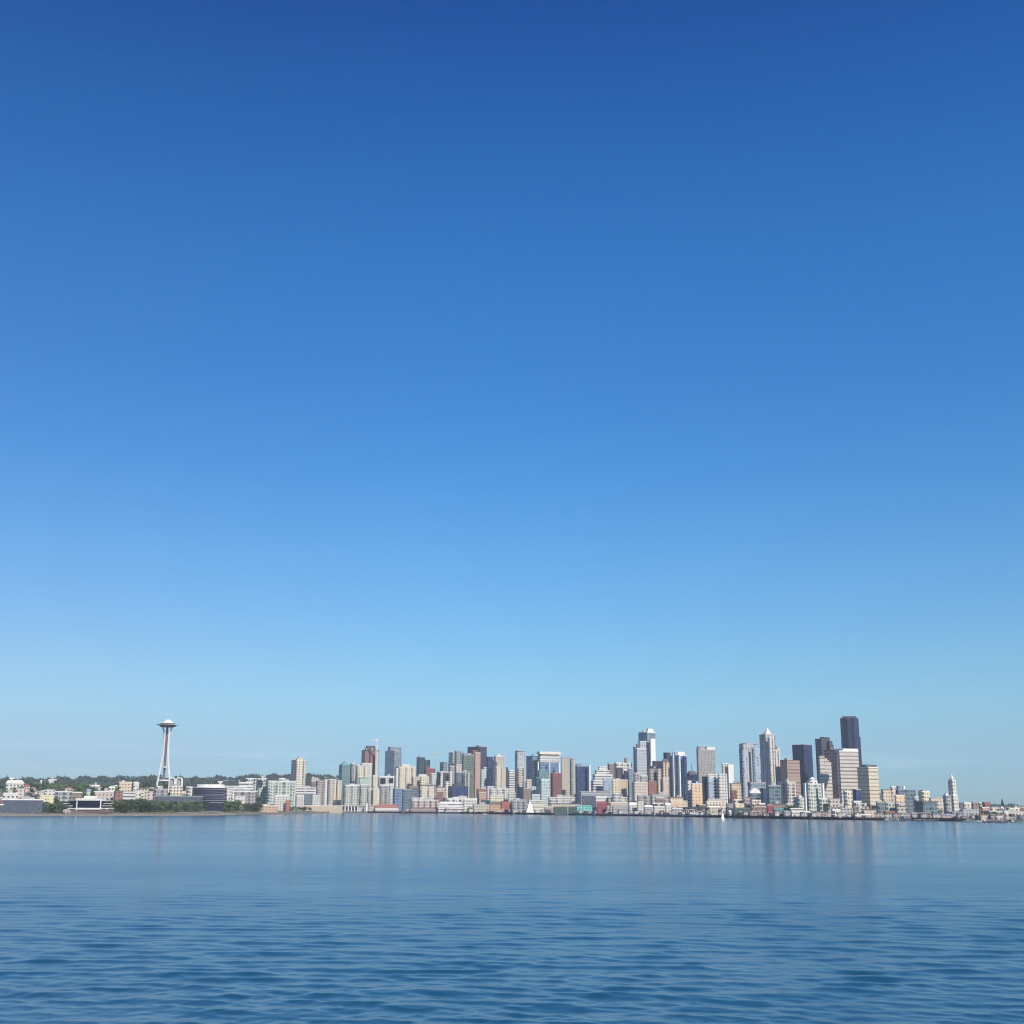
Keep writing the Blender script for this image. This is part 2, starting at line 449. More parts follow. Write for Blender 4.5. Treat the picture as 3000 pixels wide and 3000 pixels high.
def build_water():
    rng = np.random.default_rng(3)
    dist = []
    y = 3120.0
    while True:                                   # ring radii: one ring per survey pixel row
        d = onwater(1500, y).y
        if d > 5200:
            break
        dist.append(d)
        y -= 1.05 if d < 1500 else 0.8
        if y < 2364.5:
            break
    dist = np.array([6, 14, 25, 40, 55, 68] + dist + [9000.0])
    az = np.concatenate([np.linspace(-180, -29, 24), np.linspace(-28.5, 28.5, 1300), np.linspace(29, 180, 24)])
    A, D = np.meshgrid(np.radians(az), dist)
    X, Y = D * np.sin(A), D * np.cos(A)
    step = np.gradient(dist)[:, None] * np.ones_like(D)
    Z = np.zeros_like(D)
    DX, DY = np.zeros_like(D), np.zeros_like(D)
    lost = np.zeros_like(D)
    inside = (np.abs(np.degrees(A)) < 28.6) & (D > 60)
    n = 150
    lam = np.exp(rng.uniform(np.log(0.7), np.log(13.0), n))
    th = rng.normal(0, 1, n) * np.where(lam > 4, 0.40, 0.75) + 0.05            # travel direction, mostly along the line of sight
    slope = np.exp(-0.5 * (np.log(lam / 4.2) / 0.75) ** 2) + 0.5
    lam[:14] = np.exp(rng.uniform(np.log(16), np.log(60), 14))   # low swell that still shows far out
    slope[:14] = 0.42
    slope *= WATER_RMS * math.sqrt(2) / math.sqrt((slope ** 2).sum())
    patch = (0.5 * np.sin(X * 0.11 + 2 * np.sin(Y * 0.05)) * np.sin(Y * 0.047 + 1.4 * np.sin(X * 0.06)) + 0.35 * np.sin(X * 0.23 - Y * 0.09 + np.sin(Y * .11)))
    gust = 1 + 0.5 * patch + 0.30 * np.sin(X * 0.013 + 1.3 * np.sin(Y * 0.004)) * np.sin(Y * 0.011 + 0.7 * np.sin(X * 0.006)) + 0.2 * np.sin(X * 0.031 + Y * 0.021)
    for L, t, s in zip(lam, th, slope):
        k = 2 * math.pi / L
        w = np.clip((L / step - 2.6) / 5.5, 0, 1) * inside
        lost += (s * s / 2) * (1 - w * w)
        ph = k * (X * math.sin(t) + Y * math.cos(t)) + rng.uniform(0, 6.28)
        amp = s / k * w * gust
        Z += amp * np.cos(ph)
        DX -= amp * 0.8 * math.sin(t) * np.sin(ph)
        DY -= amp * 0.8 * math.cos(t) * np.sin(ph)
    V = np.stack([X + DX, Y + DY, Z], -1).reshape(-1, 3)
    o = sheet('water', V, len(dist), len(az), wm, 'structure')
    streak = 0.22 * np.sin(Y * 0.031 + 2.2 * np.sin(X * 0.0031 + 1)) * np.sin(X * 0.0043 + 1.5 * np.sin(Y * 0.0052)) + 0.16 * np.sin(Y * 0.057 + X * 0.004 + 2 * np.sin(X * .0062)) + 0.3 * np.sin(Y * 0.009 + 1.1 * np.sin(X * 0.0011)) * np.sin(Y * 0.0021 + X * 0.0004) + 0.12 * np.sin(Y * 0.017 + X * 0.0013)
    var = lost * np.maximum(0.25, 1 + streak) + 0.0022 - 0.0012 * ss(300, 1200, Y)
    rough = np.sqrt(np.sqrt(2 * var)) * (ROUGH_K - 0.25 * ss(math.log(90), math.log(1300), np.log(np.maximum(Y, 1))))
    at_ = o.data.attributes.new('calm', 'FLOAT', 'POINT')
    at_.data.foreach_set('value', np.clip(rough, 0.03, 0.6).astype(np.float32).ravel())
    return o
ROUGH_K = 0.76
build_water()

lm, nt, p = newmat('land')
tc = nd(nt, 'ShaderNodeTexCoord')
no = nd(nt, 'ShaderNodeTexNoise')
no.inputs['Scale'].default_value = 0.012
no.inputs['Detail'].default_value = 8
nt.links.new(tc.outputs['Object'], no.inputs['Vector'])
n2 = nd(nt, 'ShaderNodeTexNoise')
n2.inputs['Scale'].default_value = 0.15
n2.inputs['Detail'].default_value = 6
nt.links.new(tc.outputs['Object'], n2.inputs['Vector'])
sx = nd(nt, 'ShaderNodeSeparateXYZ')
nt.links.new(tc.outputs['Object'], sx.inputs[0])
grass = mixc(nt, n2.outputs[0], (0.06, 0.08, 0.03), (0.17, 0.16, 0.08))
pave = mixc(nt, n2.outputs[0], (0.12, 0.115, 0.11), (0.26, 0.245, 0.22))
cr = nd(nt, 'ShaderNodeMapRange')
nt.links.new(no.outputs[0], cr.inputs[0])
cr.inputs[1].default_value, cr.inputs[2].default_value = 0.47, 0.55
base = mixc(nt, cr.outputs[0], pave, grass)
rock = mixc(nt, n2.outputs[0], (0.06, 0.055, 0.05), (0.28, 0.25, 0.21))
lo = nd(nt, 'ShaderNodeMapRange')
nt.links.new(sx.outputs[2], lo.inputs[0])
lo.inputs[1].default_value, lo.inputs[2].default_value = 2.4, 3.2
hi = nd(nt, 'ShaderNodeMapRange')
nt.links.new(sx.outputs[2], hi.inputs[0])
hi.inputs[1].default_value, hi.inputs[2].default_value = 48, 62
duff = mixc(nt, n2.outputs[0], (0.02, 0.04, 0.022), (0.06, 0.085, 0.045))
base = mixc(nt, hi.outputs[0], base, duff)
nt.links.new(mixc(nt, lo.outputs[0], rock, base), p.inputs['Base Color'])
p.inputs['Roughness'].default_value = 0.9
bs = np.array([-40, -10, -2, 2, 5, 8, 12, 20, 35, 52, 57, 62, 66, 72, 90, 130, 180, 250, 330, 420, 520, 640, 760, 900, 1050, 1200,
               1400, 1600, 1800, 2000, 2200, 2400, 2600, 2800, 3000, 3200, 3500, 4200, 5200.])
ts = np.linspace(-0.85, 0.85, 420)
T, B_ = np.meshgrid(ts, bs)
rg = np.random.default_rng(5)
Yl = shore(T) + B_
Zl = elev(T, B_) + np.where(B_ > 0, rg.uniform(-.4, .4, T.shape), 0) + ss(1500, 2400, B_) * 6 * (np.sin(T * 61 + B_ * .004) + np.sin(T * 23 + 2))
# fall away behind the ridge
Zl = np.where(B_ > 3400, np.minimum(Zl, Zl[bs.tolist().index(3200)] - (B_ - 3200) * 0.02), Zl)
sheet('ground', np.stack([T * Yl, Yl, Zl], -1).reshape(-1, 3), len(bs), len(ts), lm, 'structure')

# ------------------------------------------------------------------ buildings
CAT = {'tower': 'tower', 'house': 'house', 'shed': 'shed', 'warehouse': 'warehouse', 'hall': 'hall', 'block': 'building',
       'building': 'building', 'terminal': 'building', 'pavilion': 'building', 'garage': 'building'}
def footprint(P0, P1, s, psi, depth=None):
    """parallelogram plan between two sight lines; s = share of the width taken by the face turned away from the sun"""
    e = (P1 - P0)
    W = math.hypot(e.x, e.y)
    er = Vector((e.x / W, e.y / W))
    ef = Vector((-er.y, er.x))
    a = R(psi)
    c = Vector((P0.x, P0.y)) + er * (s * W)
    A = (er * math.cos(a) + ef * math.sin(a)) * ((1 - s) * W / math.cos(a))
    L = depth or (s * W / math.sin(a))
    Bv = (er * -math.sin(a) + ef * math.cos(a)) * max(L, 4.0)
    return [tuple(c), tuple(c + A), tuple(c + A + Bv), tuple(c + Bv)], W
def inset(poly, d):
    n = len(poly)
    cx, cy = sum(p[0] for p in poly) / n, sum(p[1] for p in poly) / n
    out = []
    for p in poly:
        r = math.hypot(p[0] - cx, p[1] - cy)
        f = max(0.05, (r - d) / r)
        out.append((cx + (p[0] - cx) * f, cy + (p[1] - cy) * f))
    return out
def Dof(reg, x0, x1, back):
    return float(shore(t_of((px(reg, x0) + px(reg, x1)) / 2))) + back

def B(name, label, reg, x0, x1, yt, back, mat, s=.22, psi=25, roof='roof_grey', wings=(), ph=(), units=None, group=None, lip=.5, low=None, rp='roof', pitch=0):
    D = Dof(reg, x0, x1, back)
    P0, P1 = at(px(reg, x0), py(reg, yt), D), at(px(reg, x1), py(reg, yt), D)
    poly, W = footprint(P0, P1, s, psi)
    zt = (P0.z + P1.z) / 2
    cx, cy = sum(p[0] for p in poly) / 4, sum(p[1] for p in poly) / 4
    gz = min(ground(*p) for p in poly) - 1.0
    if low is not None:
        gz = low
    zt = max(zt, gz + 4)
    root = empty(name, (cx, cy, gz), label, CAT.get(name.split('_')[-1], name.split('_')[-1]), group)
    og = (cx, cy, gz)
    m = MB(); m.prism(poly, gz, zt, top=False); m.build('wall', mat, root, og)
    m = MB()
    th = min(1.6, 0.12 * (zt - gz))
    if pitch:
        m.prism(inset(poly, -lip), zt - .1, zt + .5, True, True)
        c = [Vector(p) for p in inset(poly, -lip)]
        a, b = (c[0] + c[3]) / 2, (c[1] + c[2]) / 2
        if (c[0] - c[1]).length < (c[1] - c[2]).length:
            c = c[1:] + c[:1]
            a, b = (c[0] + c[3]) / 2, (c[1] + c[2]) / 2
        k = 0.12
        A_, B2 = a.lerp(b, k), b.lerp(a, k)
        z, zz = zt + .5, zt + .5 + pitch
        m.face([(*c[0], z), (*c[1], z), (*B2, zz), (*A_, zz)])
        m.face([(*c[2], z), (*c[3], z), (*A_, zz), (*B2, zz)])
        m.face([(*c[1], z), (*c[2], z), (*B2, zz)])
        m.face([(*c[3], z), (*c[0], z), (*A_, zz)])
    else:
        m.prism(inset(poly, -lip), zt - th, zt + .3, True, True)
    m.build(rp, roof, root, og)
    for w in wings:
        pn, wx0, wx1, wyt, db, wm_ = w[:6]
        ws = w[6] if len(w) > 6 else s
        wr = w[7] if len(w) > 7 else roof
        d2 = D + db
        Q0, Q1 = at(px(reg, wx0), py(reg, wyt), d2), at(px(reg, wx1), py(reg, wyt), d2)
        pl, W2 = footprint(Q0, Q1, ws, psi)
        z2 = (Q0.z + Q1.z) / 2
        m = MB(); m.prism(pl, gz, z2, top=False); wo_ = m.build(pn, wm_, root, og)
        m = MB(); m.prism(inset(pl, -.4), z2 - min(1.4, .1 * (z2 - gz)), z2 + .3, True, True); m.build('roof', wr, wo_, og)
    for q in ph:
        qx0, qx1, qyt, qm = q[:4]
        dd = D + max(3, (max(p[1] for p in poly) - min(p[1] for p in poly)) * .35)
        Q0, Q1 = at(px(reg, qx0), py(reg, qyt), dd), at(px(reg, qx1), py(reg, qyt), dd)
        pl, W2 = footprint(Q0, Q1, .2, psi)
        m = MB(); m.prism(pl, zt, (Q0.z + Q1.z) / 2, True); m.build(q[4] if len(q) > 4 else 'penthouse', qm, root, og)
    if units is None:
        units = 0 if (W < 22 or pitch) else (1 if W < 40 else 2)
    rr = random.Random(int(x0 * 7 + yt + reg * 1000))
    for i in range(units):
        u0, v0 = rr.uniform(.15, .6), rr.uniform(.2, .55)
        du, dv = rr.uniform(.12, .3), rr.uniform(.2, .35)
        a0, a1, a3 = Vector(poly[0]), Vector(poly[1]) - Vector(poly[0]), Vector(poly[3]) - Vector(poly[0])
        pl = [tuple(a0 + a1 * u + a3 * v) for u, v in ((u0, v0), (u0 + du, v0), (u0 + du, v0 + dv), (u0, v0 + dv))]
        m = MB(); m.prism(pl, zt + .3, zt + rr.uniform(2.5, 6.0), True); m.build('rooftop_unit', rr.choice(['steel', 'roof_grey', 'concrete_raw']), root, og)
    root['_z'] = zt
    return root, poly, zt, D, og
def pyramid(root, og, poly, z0, z1, mat, name='spire_roof', k=0.0):
    m = MB(); m.prism(poly, z0, z1, k > 0, False, scale_top=max(k, 0.0005)); return m.build(name, mat, root, og)
def mast(root, og, x, y, z0, z1, w, name='mast', mat='steel'):
    m = MB(); m.prism([(x - w, y - w), (x + w, y - w), (x + w, y + w), (x - w, y + w)], z0, z1, True, scale_top=.4); return m.build(name, mat, root, og)

# ---- north shore and the hillside
B('warehouse', 'long grey waterfront warehouse with white roof edge on the grassy bank', 1, 20, 560, 1262, 45, 'shed_slate', .03, 14, 'roof_white', wings=[('annex', -60, 40, 1335, -6, 'shed_slate', .03, 'roof_white')], lip=1.6)
B('pale_house', 'pale mansion with broad hipped roof and cupola high above the shore', 1, 5, 300, 1042, 620, 'white', .3, 25, 'roof_cream', ph=[(118, 190, 955, 'white', 'cupola')], pitch=7, lip=2)
B('apartment_building', 'low white building with a grid of square windows behind the grey warehouse', 1, 30, 232, 1172, 240, 'white', .1, 18, 'roof_white')
B('low_building', 'small brick red lean building beside the grey warehouse', 1, -80, 60, 1262, 120, 'brick', .1, 18, 'roof_red')
B('house', 'pink gabled house on the slope beside the hipped mansion', 1, 310, 412, 1085, 640, 'pinkish', .3, 25, 'roof_red', pitch=4)
B('house', 'small white gabled house downhill of the pink house', 1, 412, 500, 1120, 560, 'white', .3, 25, 'roof_brown', pitch=4)
B('house', 'rosy plaster block in front of the hipped mansion', 1, 200, 332, 1108, 480, 'pinkish', .25, 25, 'roof_grey')
B('hall', 'white hilltop hall standing among dark trees on the ridge', 1, 660, 790, 978, 2150, 'white', .2, 25, 'roof_white', wings=[('wing', 690, 740, 1010, -10, 'white')])
B('house', 'tiny white house alone in the dark woods of the ridge', 1, 565, 592, 1008, 2000, 'white', .3, 25, 'roof_white', pitch=3)
B('yellow_building', 'pale yellow block split by a dark upright slot near the shore trees', 1, 555, 650, 1200, 190, 'yellow', .12, 20, 'roof_cream', wings=[('wing', 668, 757, 1205, 2, 'yellow', .1)])
B('low_building', 'long low block with a wide bright white roof and dark window bays', 1, 770, 990, 1152, 330, 'grey_bays', .08, 15, 'roof_white', wings=[('wing', 630, 765, 1128, 40, 'white', .1, 'roof_white'), ('annex', 985, 1150, 1160, 10, 'brown', .05, 'roof_white')], lip=2)
B('low_building', 'flat pinkish building under a white roof uphill of the terraced black glass office', 1, 1330, 1590, 1148, 330, 'pinkish', .06, 15, 'roof_white', lip=2)
B('brick_building', 'square red brick block beside the cream banded building', 1, 1592, 1722, 1150, 300, 'brick', .3, 28, 'roof_brown')
B('tan_building', 'tan cube shaped building high on the slope under the ridge', 1, 1652, 1850, 1016, 760, 'tan', .2, 22, 'roof_cream', units=1)
B('house', 'long white roofed house next to the tan cube building', 1, 1538, 1652, 1065, 720, 'white', .2, 22, 'roof_white')
B('low_building', 'thin white strip of a building among hillside trees', 1, 1255, 1395, 1060, 760, 'white_bands', .1, 22, 'roof_white')
B('house', 'cream house with a low roof below the thin white hillside strip', 1, 1520, 1620, 1105, 560, 'cream', .2, 22, 'roof_cream', pitch=3)
B('banded_building', 'cream building with bright horizontal bands behind the shore grove', 1, 1730, 2010, 1160, 300, 'white_bands', .06, 15, 'roof_cream')
B('house', 'white walled house on the slope above the cream banded building', 1, 1862, 1960, 1040, 640, 'white', .3, 25, 'roof_white', pitch=3)
B('house', 'grey house with brown roof just below the hilltop hall', 1, 820, 900, 1090, 900, 'grey', .3, 25, 'roof_brown', pitch=4)
B('house', 'cream house with red roof between hillside trees below the ridge', 1, 930, 1010, 1118, 760, 'cream', .3, 25, 'roof_red', pitch=4)
B('house', 'beige house with flat roof behind the yellow slotted block', 1, 520, 610, 1150, 470, 'beige', .3, 25, 'roof_grey')
B('house', 'teal grey little house squeezed against the low pinkish building', 1, 1205, 1275, 1150, 400, 'pale_teal', .3, 25, 'roof_blue', pitch=4)
B('low_building', 'flat cream building with brown eave beneath the space age tower', 2, 20, 165, 1105, 480, 'beige', .1, 18, 'roof_brown', lip=2)
B('low_building', 'cream low block peeking over the shore grove', 2, -20, 60, 1145, 230, 'cream', .1, 18, 'roof_cream')
B('low_building', 'mauve low block in front of the space age tower base', 2, 215, 425, 1115, 420, 'mauve', .2, 20, 'roof_grey', wings=[('wing', 160, 235, 1150, -20, 'pinkish')])
B('low_building', 'small white box building below the tall tower legs', 2, 270, 358, 1075, 520, 'white', .2, 20, 'roof_white')
B('yellow_building', 'pale lemon block beside the white arches', 2, 462, 636, 1078, 460, 'cream', .12, 18, 'roof_cream')
B('low_building', 'white block behind the dark curved glass office', 2, 690, 785, 1085, 420, 'white_bays', .2, 20, 'roof_white')
B('flat_building', 'long low flat grey green roofed building above the shore grove', 2, 245, 905, 1214, 170, 'shed_slate', .03, 12, 'roof_green', lip=1.2, units=0)
B('white_building', 'small white cube building over the end of the curved glass office', 2, 1140, 1212, 1010, 420, 'white', .2, 20, 'roof_white')
B('long_building', 'long white building stepping upward with a dark strip of windows', 2, 1212, 1640, 1075, 330, 'white_bands', .04, 14, 'roof_white', wings=[('wing', 1440, 1640, 1022, 30, 'white_bands', .05, 'roof_white'), ('wing', 1535, 1690, 965, 70, 'white_bays', .1, 'roof_white')], lip=1.5, units=0)
B('low_building', 'grey walled block with white roof slab next to the pale apartment block', 2, 1375, 1685, 1148, 200, 'mauve', .05, 14, 'roof_white', lip=2, wings=[('wing', 1385, 1525, 1225, -30, 'white', .05, 'roof_white')])
B('low_building', 'white stair stepped block right against the curved glass office', 2, 1216, 1350, 1135, 260, 'white_bays', .1, 16, 'roof_white')
B('apartment_block', 'big pale grey green apartment block with balcony strips and two flat roofs', 2, 1815, 2235, 1002, 210, 'pale_green', .12, 20, 'roof_white', wings=[('wing', 1690, 1830, 968, 30, 'pale_green', .2, 'roof_white'), ('wing', 2000, 2100, 965, 25, 'white_bays', .2, 'roof_white')], ph=[(1740, 1822, 938, 'white')])
B('hut', 'tiny white shelter standing between the shore trees', 2, 1478, 1512, 1305, 95, 'white', .3, 25, 'roof_white', pitch=2)
B('construction_hut', 'orange and tan site shed on the bank where the park ends', 2, 1720, 1990, 1352, 40, 'shed_orange', .05, 15, 'roof_cream')
# ---- belltown
r = B('apartment_tower', 'tall cream apartment tower with shaded brown sides standing alone', 3, 238, 455, 705, 420, 'cream_bays', .40, 32, 'roof_cream', wings=[('bay', 330, 402, 690, -9, 'cream', .1, 'roof_cream')], ph=[(335, 430, 668, 'beige')])
B('low_building', 'white building with stepped horizontal bands at the foot of the lone cream tower', 3, 310, 600, 1098, 240, 'white_bands', .06, 16, 'roof_white', wings=[('wing', 330, 520, 1075, 25, 'white_bands', .06, 'roof_white')])
B('brick_building', 'rosy brick building behind the striped mauve apartments', 3, 520, 645, 960, 560, 'pinkish', .2, 24, 'roof_grey', units=1)
B('apartment_block', 'mauve apartment block with upright window stripes', 3, 592, 728, 1000, 300, 'mauve', .25, 26, 'roof_grey')
B('apartment_block', 'narrow bright white slab beside the striped mauve apartments', 3, 722, 768, 985, 290, 'white', .2, 24, 'roof_white')
B('apartment_block', 'tan apartment block between the white slab and the lemon pair', 3, 768, 852, 980, 310, 'beige_bays', .2, 24, 'roof_cream')
B('apartment_block', 'pale lemon twin fronted apartments with a dark slot', 3, 848, 896, 985, 290, 'cream', .2, 24, 'roof_cream', wings=[('wing', 905, 970, 995, 4, 'cream', .1, 'roof_cream')])
B('low_building', 'dark brown gabled building in front of rosy brick', 3, 530, 596, 1040, 400, 'brown', .2, 24, 'roof_brown', pitch=5)
r = B('glass_tower', 'slim teal glass tower with a small pointed top', 3, 920, 1085, 772, 520, 'teal', .35, 30, 'roof_teal')
pyramid(r[0], r[4], inset(r[1], 6), r[2], r[2] + 9, 'roof_teal', 'spire_roof', .25)
mast(r[0], r[4], r[4][0], r[4][1], r[2] + 8, r[2] + 15, .8)
B('apartment_tower', 'grey and white striped tower leaning on the slim teal glass tower', 3, 1088, 1162, 752, 540, 'grey_bays', .3, 28, 'roof_white')
B('apartment_tower', 'broad cream tower with stepped white top below the rust red tower', 3, 1160, 1340, 785, 470, 'cream_bays', .18, 24, 'roof_white', wings=[('wing', 1230, 1395, 752, 18, 'white_bays', .15, 'roof_white')])
r = B('unfinished_tower', 'rust red unfinished tower with a tower crane at its side', 3, 1240, 1488, 565, 820, 'red_frame', .26, 28, 'roof_dark', wings=[('wing', 1452, 1492, 580, -4, 'pinkish', .2)], ph=[(1308, 1442, 505, 'roof_dark', 'formwork'), (1290, 1450, 540, 'red_frame', 'upper_storey')])
B('glass_tower', 'blue grey glass tower with pale sunlit flank next to the tower crane', 3, 1575, 1810, 578, 780, 'blue_grey', .60, 50, 'roof_grey', ph=[(1620, 1800, 520, 'blue_grey', 'crown')])
B('apartment_tower', 'cream apartment tower before the blue grey glass tower', 3, 1718, 2012, 800, 480, 'cream_bays', .22, 26, 'roof_cream', wings=[('wing', 1800, 1935, 772, 10, 'cream', .2, 'roof_cream'), ('wing', 1715, 1775, 826, -4, 'white', .4, 'roof_white')])
r = B('office_building', 'white framed building showing two big square dark openings', 3, 1500, 1712, 935, 420, 'white', .03, 14, 'roof_white')
a0, a1 = Vector(r[1][0]), Vector(r[1][1])
for k0, k1, zz in ((.05, .42, 18), (.62, .94, 15)):
    f = (a1 - a0).normalized(); g = Vector((f.y, -f.x))
    m = MB(); q0, q1 = a0.lerp(a1, k0), a0.lerp(a1, k1)
    m.prism([tuple(q0 + g * .15), tuple(q1 + g * .15), tuple(q1 - g * 1), tuple(q0 - g * 1)], r[2] - zz - 5, r[2] - 6, True, True)
    m.build('window', 'dark_window', r[0], r[4])
B('apartment_tower', 'narrow tall cream apartment tower beneath the crane', 3, 1393, 1482, 922, 380, 'cream', .25, 26, 'roof_cream')
B('apartment_block', 'small teal topped block in front of the broad cream tower', 3, 1205, 1345, 965, 380, 'pale_teal', .15, 22, 'roof_teal')
B('apartment_complex', 'large pale grey green apartment complex with dark upright strips', 3, 975, 1335, 1062, 190, 'pale_green', .12, 22, 'roof_white', wings=[('wing', 1080, 1180, 1050, 12, 'pinkish', .1, 'roof_white'), ('wing', 1230, 1350, 1052, 10, 'pale_green', .1, 'roof_white')])
r = B('ornate_building', 'cream building with a peaked pavilion roof and arched centre', 3, 1330, 1502, 1125, 150, 'cream_bays', .1, 20, 'roof_cream', wings=[('centre_bay', 1410, 1492, 1095, -6, 'cream', .1, 'roof_cream')])
pyramid(r[0], r[4], inset(r[1], 9), r[2], r[2] + 7, 'roof_cream', 'pavilion_roof')
B('apartment_block', 'grey block with fine upright stripes beside the peaked cream building', 3, 1500, 1662, 1062, 220, 'grey_bays', .1, 20, 'roof_white', wings=[('wing', 1645, 1700, 1060, 6, 'pale_teal', .1, 'roof_white')])
B('glass_building', 'deep blue glass building near the red roofed pier', 3, 1690, 1830, 1112, 150, 'blue', .25, 24, 'roof_grey')
B('office_building', 'grey framed office with dark glass between columns', 3, 1830, 1960, 1118, 160, 'slate', .1, 18, 'roof_grey')
for i, (a, b, lab) in enumerate([(15, 215, 'widest of the three blank white walled blocks above the bank'), (325, 437, 'middle one of the three blank white walled blocks above the bank'), (550, 657, 'blank white walled block beside the striped mauve apartments')]):
    B('white_block', lab, 3, a, b, 1203, 130 + i * 6, 'shed_white', .06, 15, 'roof_white', units=0)
    if i < 2:
        B('low_building', ('grey glass front set between the two wider blank white blocks', 'grey link building between the narrower blank white blocks')[i], 3, b - 5, (325, 550)[i] + 5, 1180, 165, 'slate', .05, 15, 'roof_grey', units=0)
B('low_building', 'orange red site shed on the bank under the blank white blocks', 3, 178, 232, 1278, 75, 'shed_red', .1, 15, 'rust', units=0)
B('long_warehouse', 'very long low beige shed behind the sea wall', 3, 330, 965, 1352, 30, 'sand', .02, 10, 'roof_cream', lip=.8, units=0)
B('white_tower', 'short white lookout tower at the end of the colonnade shed', 3, 1308, 1338, 1322, 25, 'paint_white', .3, 25, 'roof_white', units=0)
# ---- downtown, north half
B('glass_tower', 'dark teal tower with a stepped flank above a red frame', 4, 95, 216, 668, 900, 'dark_teal', .35, 32, 'roof_dark', wings=[('wing', 200, 288, 705, 8, 'dark_teal', .2, 'roof_dark')])
B('unfinished_building', 'low crimson unfinished building under the dark teal tower', 4, 212, 362, 828, 720, 'dark_red', .15, 24, 'roof_red', wings=[('wing', 225, 290, 795, 8, 'dark_red', .2, 'roof_red')], units=0)
B('office_tower', 'small dark slate tower with a pale flank in the gap beside the thin crane', 4, 425, 532, 742, 860, 'blue_grey', .5, 45, 'roof_dark')
B('office_tower', 'blue grey slab tower stuck to the ribbed grey green tower', 4, 550, 650, 600, 760, 'grey', .6, 45, 'roof_blue', wings=[('wing', 545, 640, 760, -30, 'mauve', .3)])
B('office_tower', 'grey green ribbed tower next to the green glass block', 4, 636, 742, 578, 730, 'grey_bays', .2, 26, 'roof_green')
B('glass_tower', 'wide green glass block beside the salmon slab', 4, 735, 930, 632, 700, 'green_glass', .15, 24, 'roof_grey', ph=[(745, 870, 610, 'roof_green')])
B('office_tower', 'tall dark purple office tower rising behind the salmon slab', 4, 815, 1090, 518, 900, 'dark_purple', .62, 52, 'roof_dark', wings=[('wing', 870, 1000, 570, -18, 'dark_red', .2, 'roof_red')])
B('slab_tower', 'narrow salmon concrete slab between green glass and dark purple towers', 4, 918, 1003, 602, 640, 'salmon', .15, 26, 'roof_cream')
# slanted dark tower
r = B('slanted_tower', 'navy tower whose top slants down toward the beige pyramid tower', 4, 1085, 1185, 662, 800, 'deep_blue', .25, 28, 'roof_dark', wings=[('shoulder', 1170, 1212, 702, 3, 'deep_blue', .1, 'roof_dark'), ('shoulder', 1200, 1236, 738, 5, 'deep_blue', .1, 'roof_dark'), ('shoulder', 1228, 1254, 768, 7, 'deep_blue', .1, 'roof_dark')])
B('glass_tower', 'navy slab in front of the slanted navy tower', 4, 1085, 1182, 805, 560, 'navy', .2, 26, 'roof_dark')
r = B('office_tower', 'beige tower with a little pyramid top behind the bright cream tower', 4, 1195, 1345, 650, 960, 'beige', .15, 24, 'roof_white')
pyramid(r[0], r[4], inset(r[1], 9), r[2], r[2] + 8, 'roof_cream')
B('apartment_tower', 'pale green grey slab before the navy slab', 4, 1000, 1087, 845, 520, 'pale_teal', .2, 26, 'roof_white', wings=[('wing', 1045, 1087, 812, 8, 'sky_glass', .2, 'roof_white')])
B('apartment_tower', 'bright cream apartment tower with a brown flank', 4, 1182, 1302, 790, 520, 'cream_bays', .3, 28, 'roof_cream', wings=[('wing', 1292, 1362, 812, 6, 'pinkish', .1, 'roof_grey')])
B('slab_tower', 'thin black upright slab touching the bright cream tower', 4, 1355, 1392, 812, 560, 'charcoal', .3, 28, 'roof_dark')
r = B('round_topped_tower', 'tall grey tower with dark crown lines and a slim mast', 4, 1490, 1638, 585, 860, 'silver', .25, 28, 'roof_dark', ph=[(1500, 1626, 572, 'steel')])
mast(r[0], r[4], r[4][0], r[4][1], r[2] + 3, r[2] + 14, .7)
B('glass_tower', 'blue glass slab tucked behind the white framed tower', 4, 1652, 1815, 652, 780, 'blue', .5, 40, 'roof_dark')
B('apartment_tower', 'beige grey tower with white upright piers below the grey crowned tower', 4, 1490, 1622, 815, 520, 'beige_bays', .3, 28, 'roof_white')
B('low_tower', 'grey stepped block with white ledges next to the thin black slab', 4, 1392, 1492, 850, 620, 'white_bands', .2, 26, 'roof_white')
B('apartment_block', 'pink block at the foot of the blue glass slab', 4, 1645, 1725, 985, 430, 'pinkish', .15, 24, 'roof_white')
B('low_building', 'brown dark windowed block below the pink block', 4, 1592, 1718, 1112, 260, 'brown', .15, 22, 'roof_grey')
B('low_building', 'pale teal low block in front of the brown windowed block', 4, 1715, 1790, 1085, 240, 'pale_teal', .1, 20, 'roof_white')
# white framed tower with cream crown
r = B('crowned_tower', 'white framed tower with a cream double crown over blue glass', 4, 1812, 2132, 730, 500, 'blue', .12, 22, 'roof_cream', wings=[('corner_pier', 1812, 1828, 735, -3, 'paint_white', .2, 'roof_white'), ('corner_pier', 1975, 1990, 735, -4, 'paint_white', .2, 'roof_white'), ('corner_pier', 2108, 2126, 735, -5, 'paint_white', .2, 'roof_white'), ('side_wing', 1725, 1818, 708, 25, 'grey', .5)])
q = inset(r[1], -1.2)
for z0, z1, k, mt in ((0, 15, 0, 'white'), (15, 19, 3, 'brown'), (19, 26, -1, 'paint_cream')):
    m = MB(); m.prism(inset(q, k), r[2] + z0 + .3, r[2] + z1 + .2, True, True); m.build('crown', mt, r[0], r[4])
B('glass_building', 'dark teal glass block stacked over a pale teal base beside the sailboat', 4, 1770, 1850, 955, 330, 'dark_teal', .3, 28, 'roof_teal', wings=[('wing', 1815, 1985, 855, 30, 'teal', .1, 'roof_teal')])
B('apartment_block', 'pale mint apartment tower on the waterfront behind the big white sail', 4, 1842, 1990, 980, 240, 'pale_teal', .15, 22, 'roof_white', wings=[('wing', 1720, 1850, 1195, -60, 'pale_teal', .1, 'roof_white')])
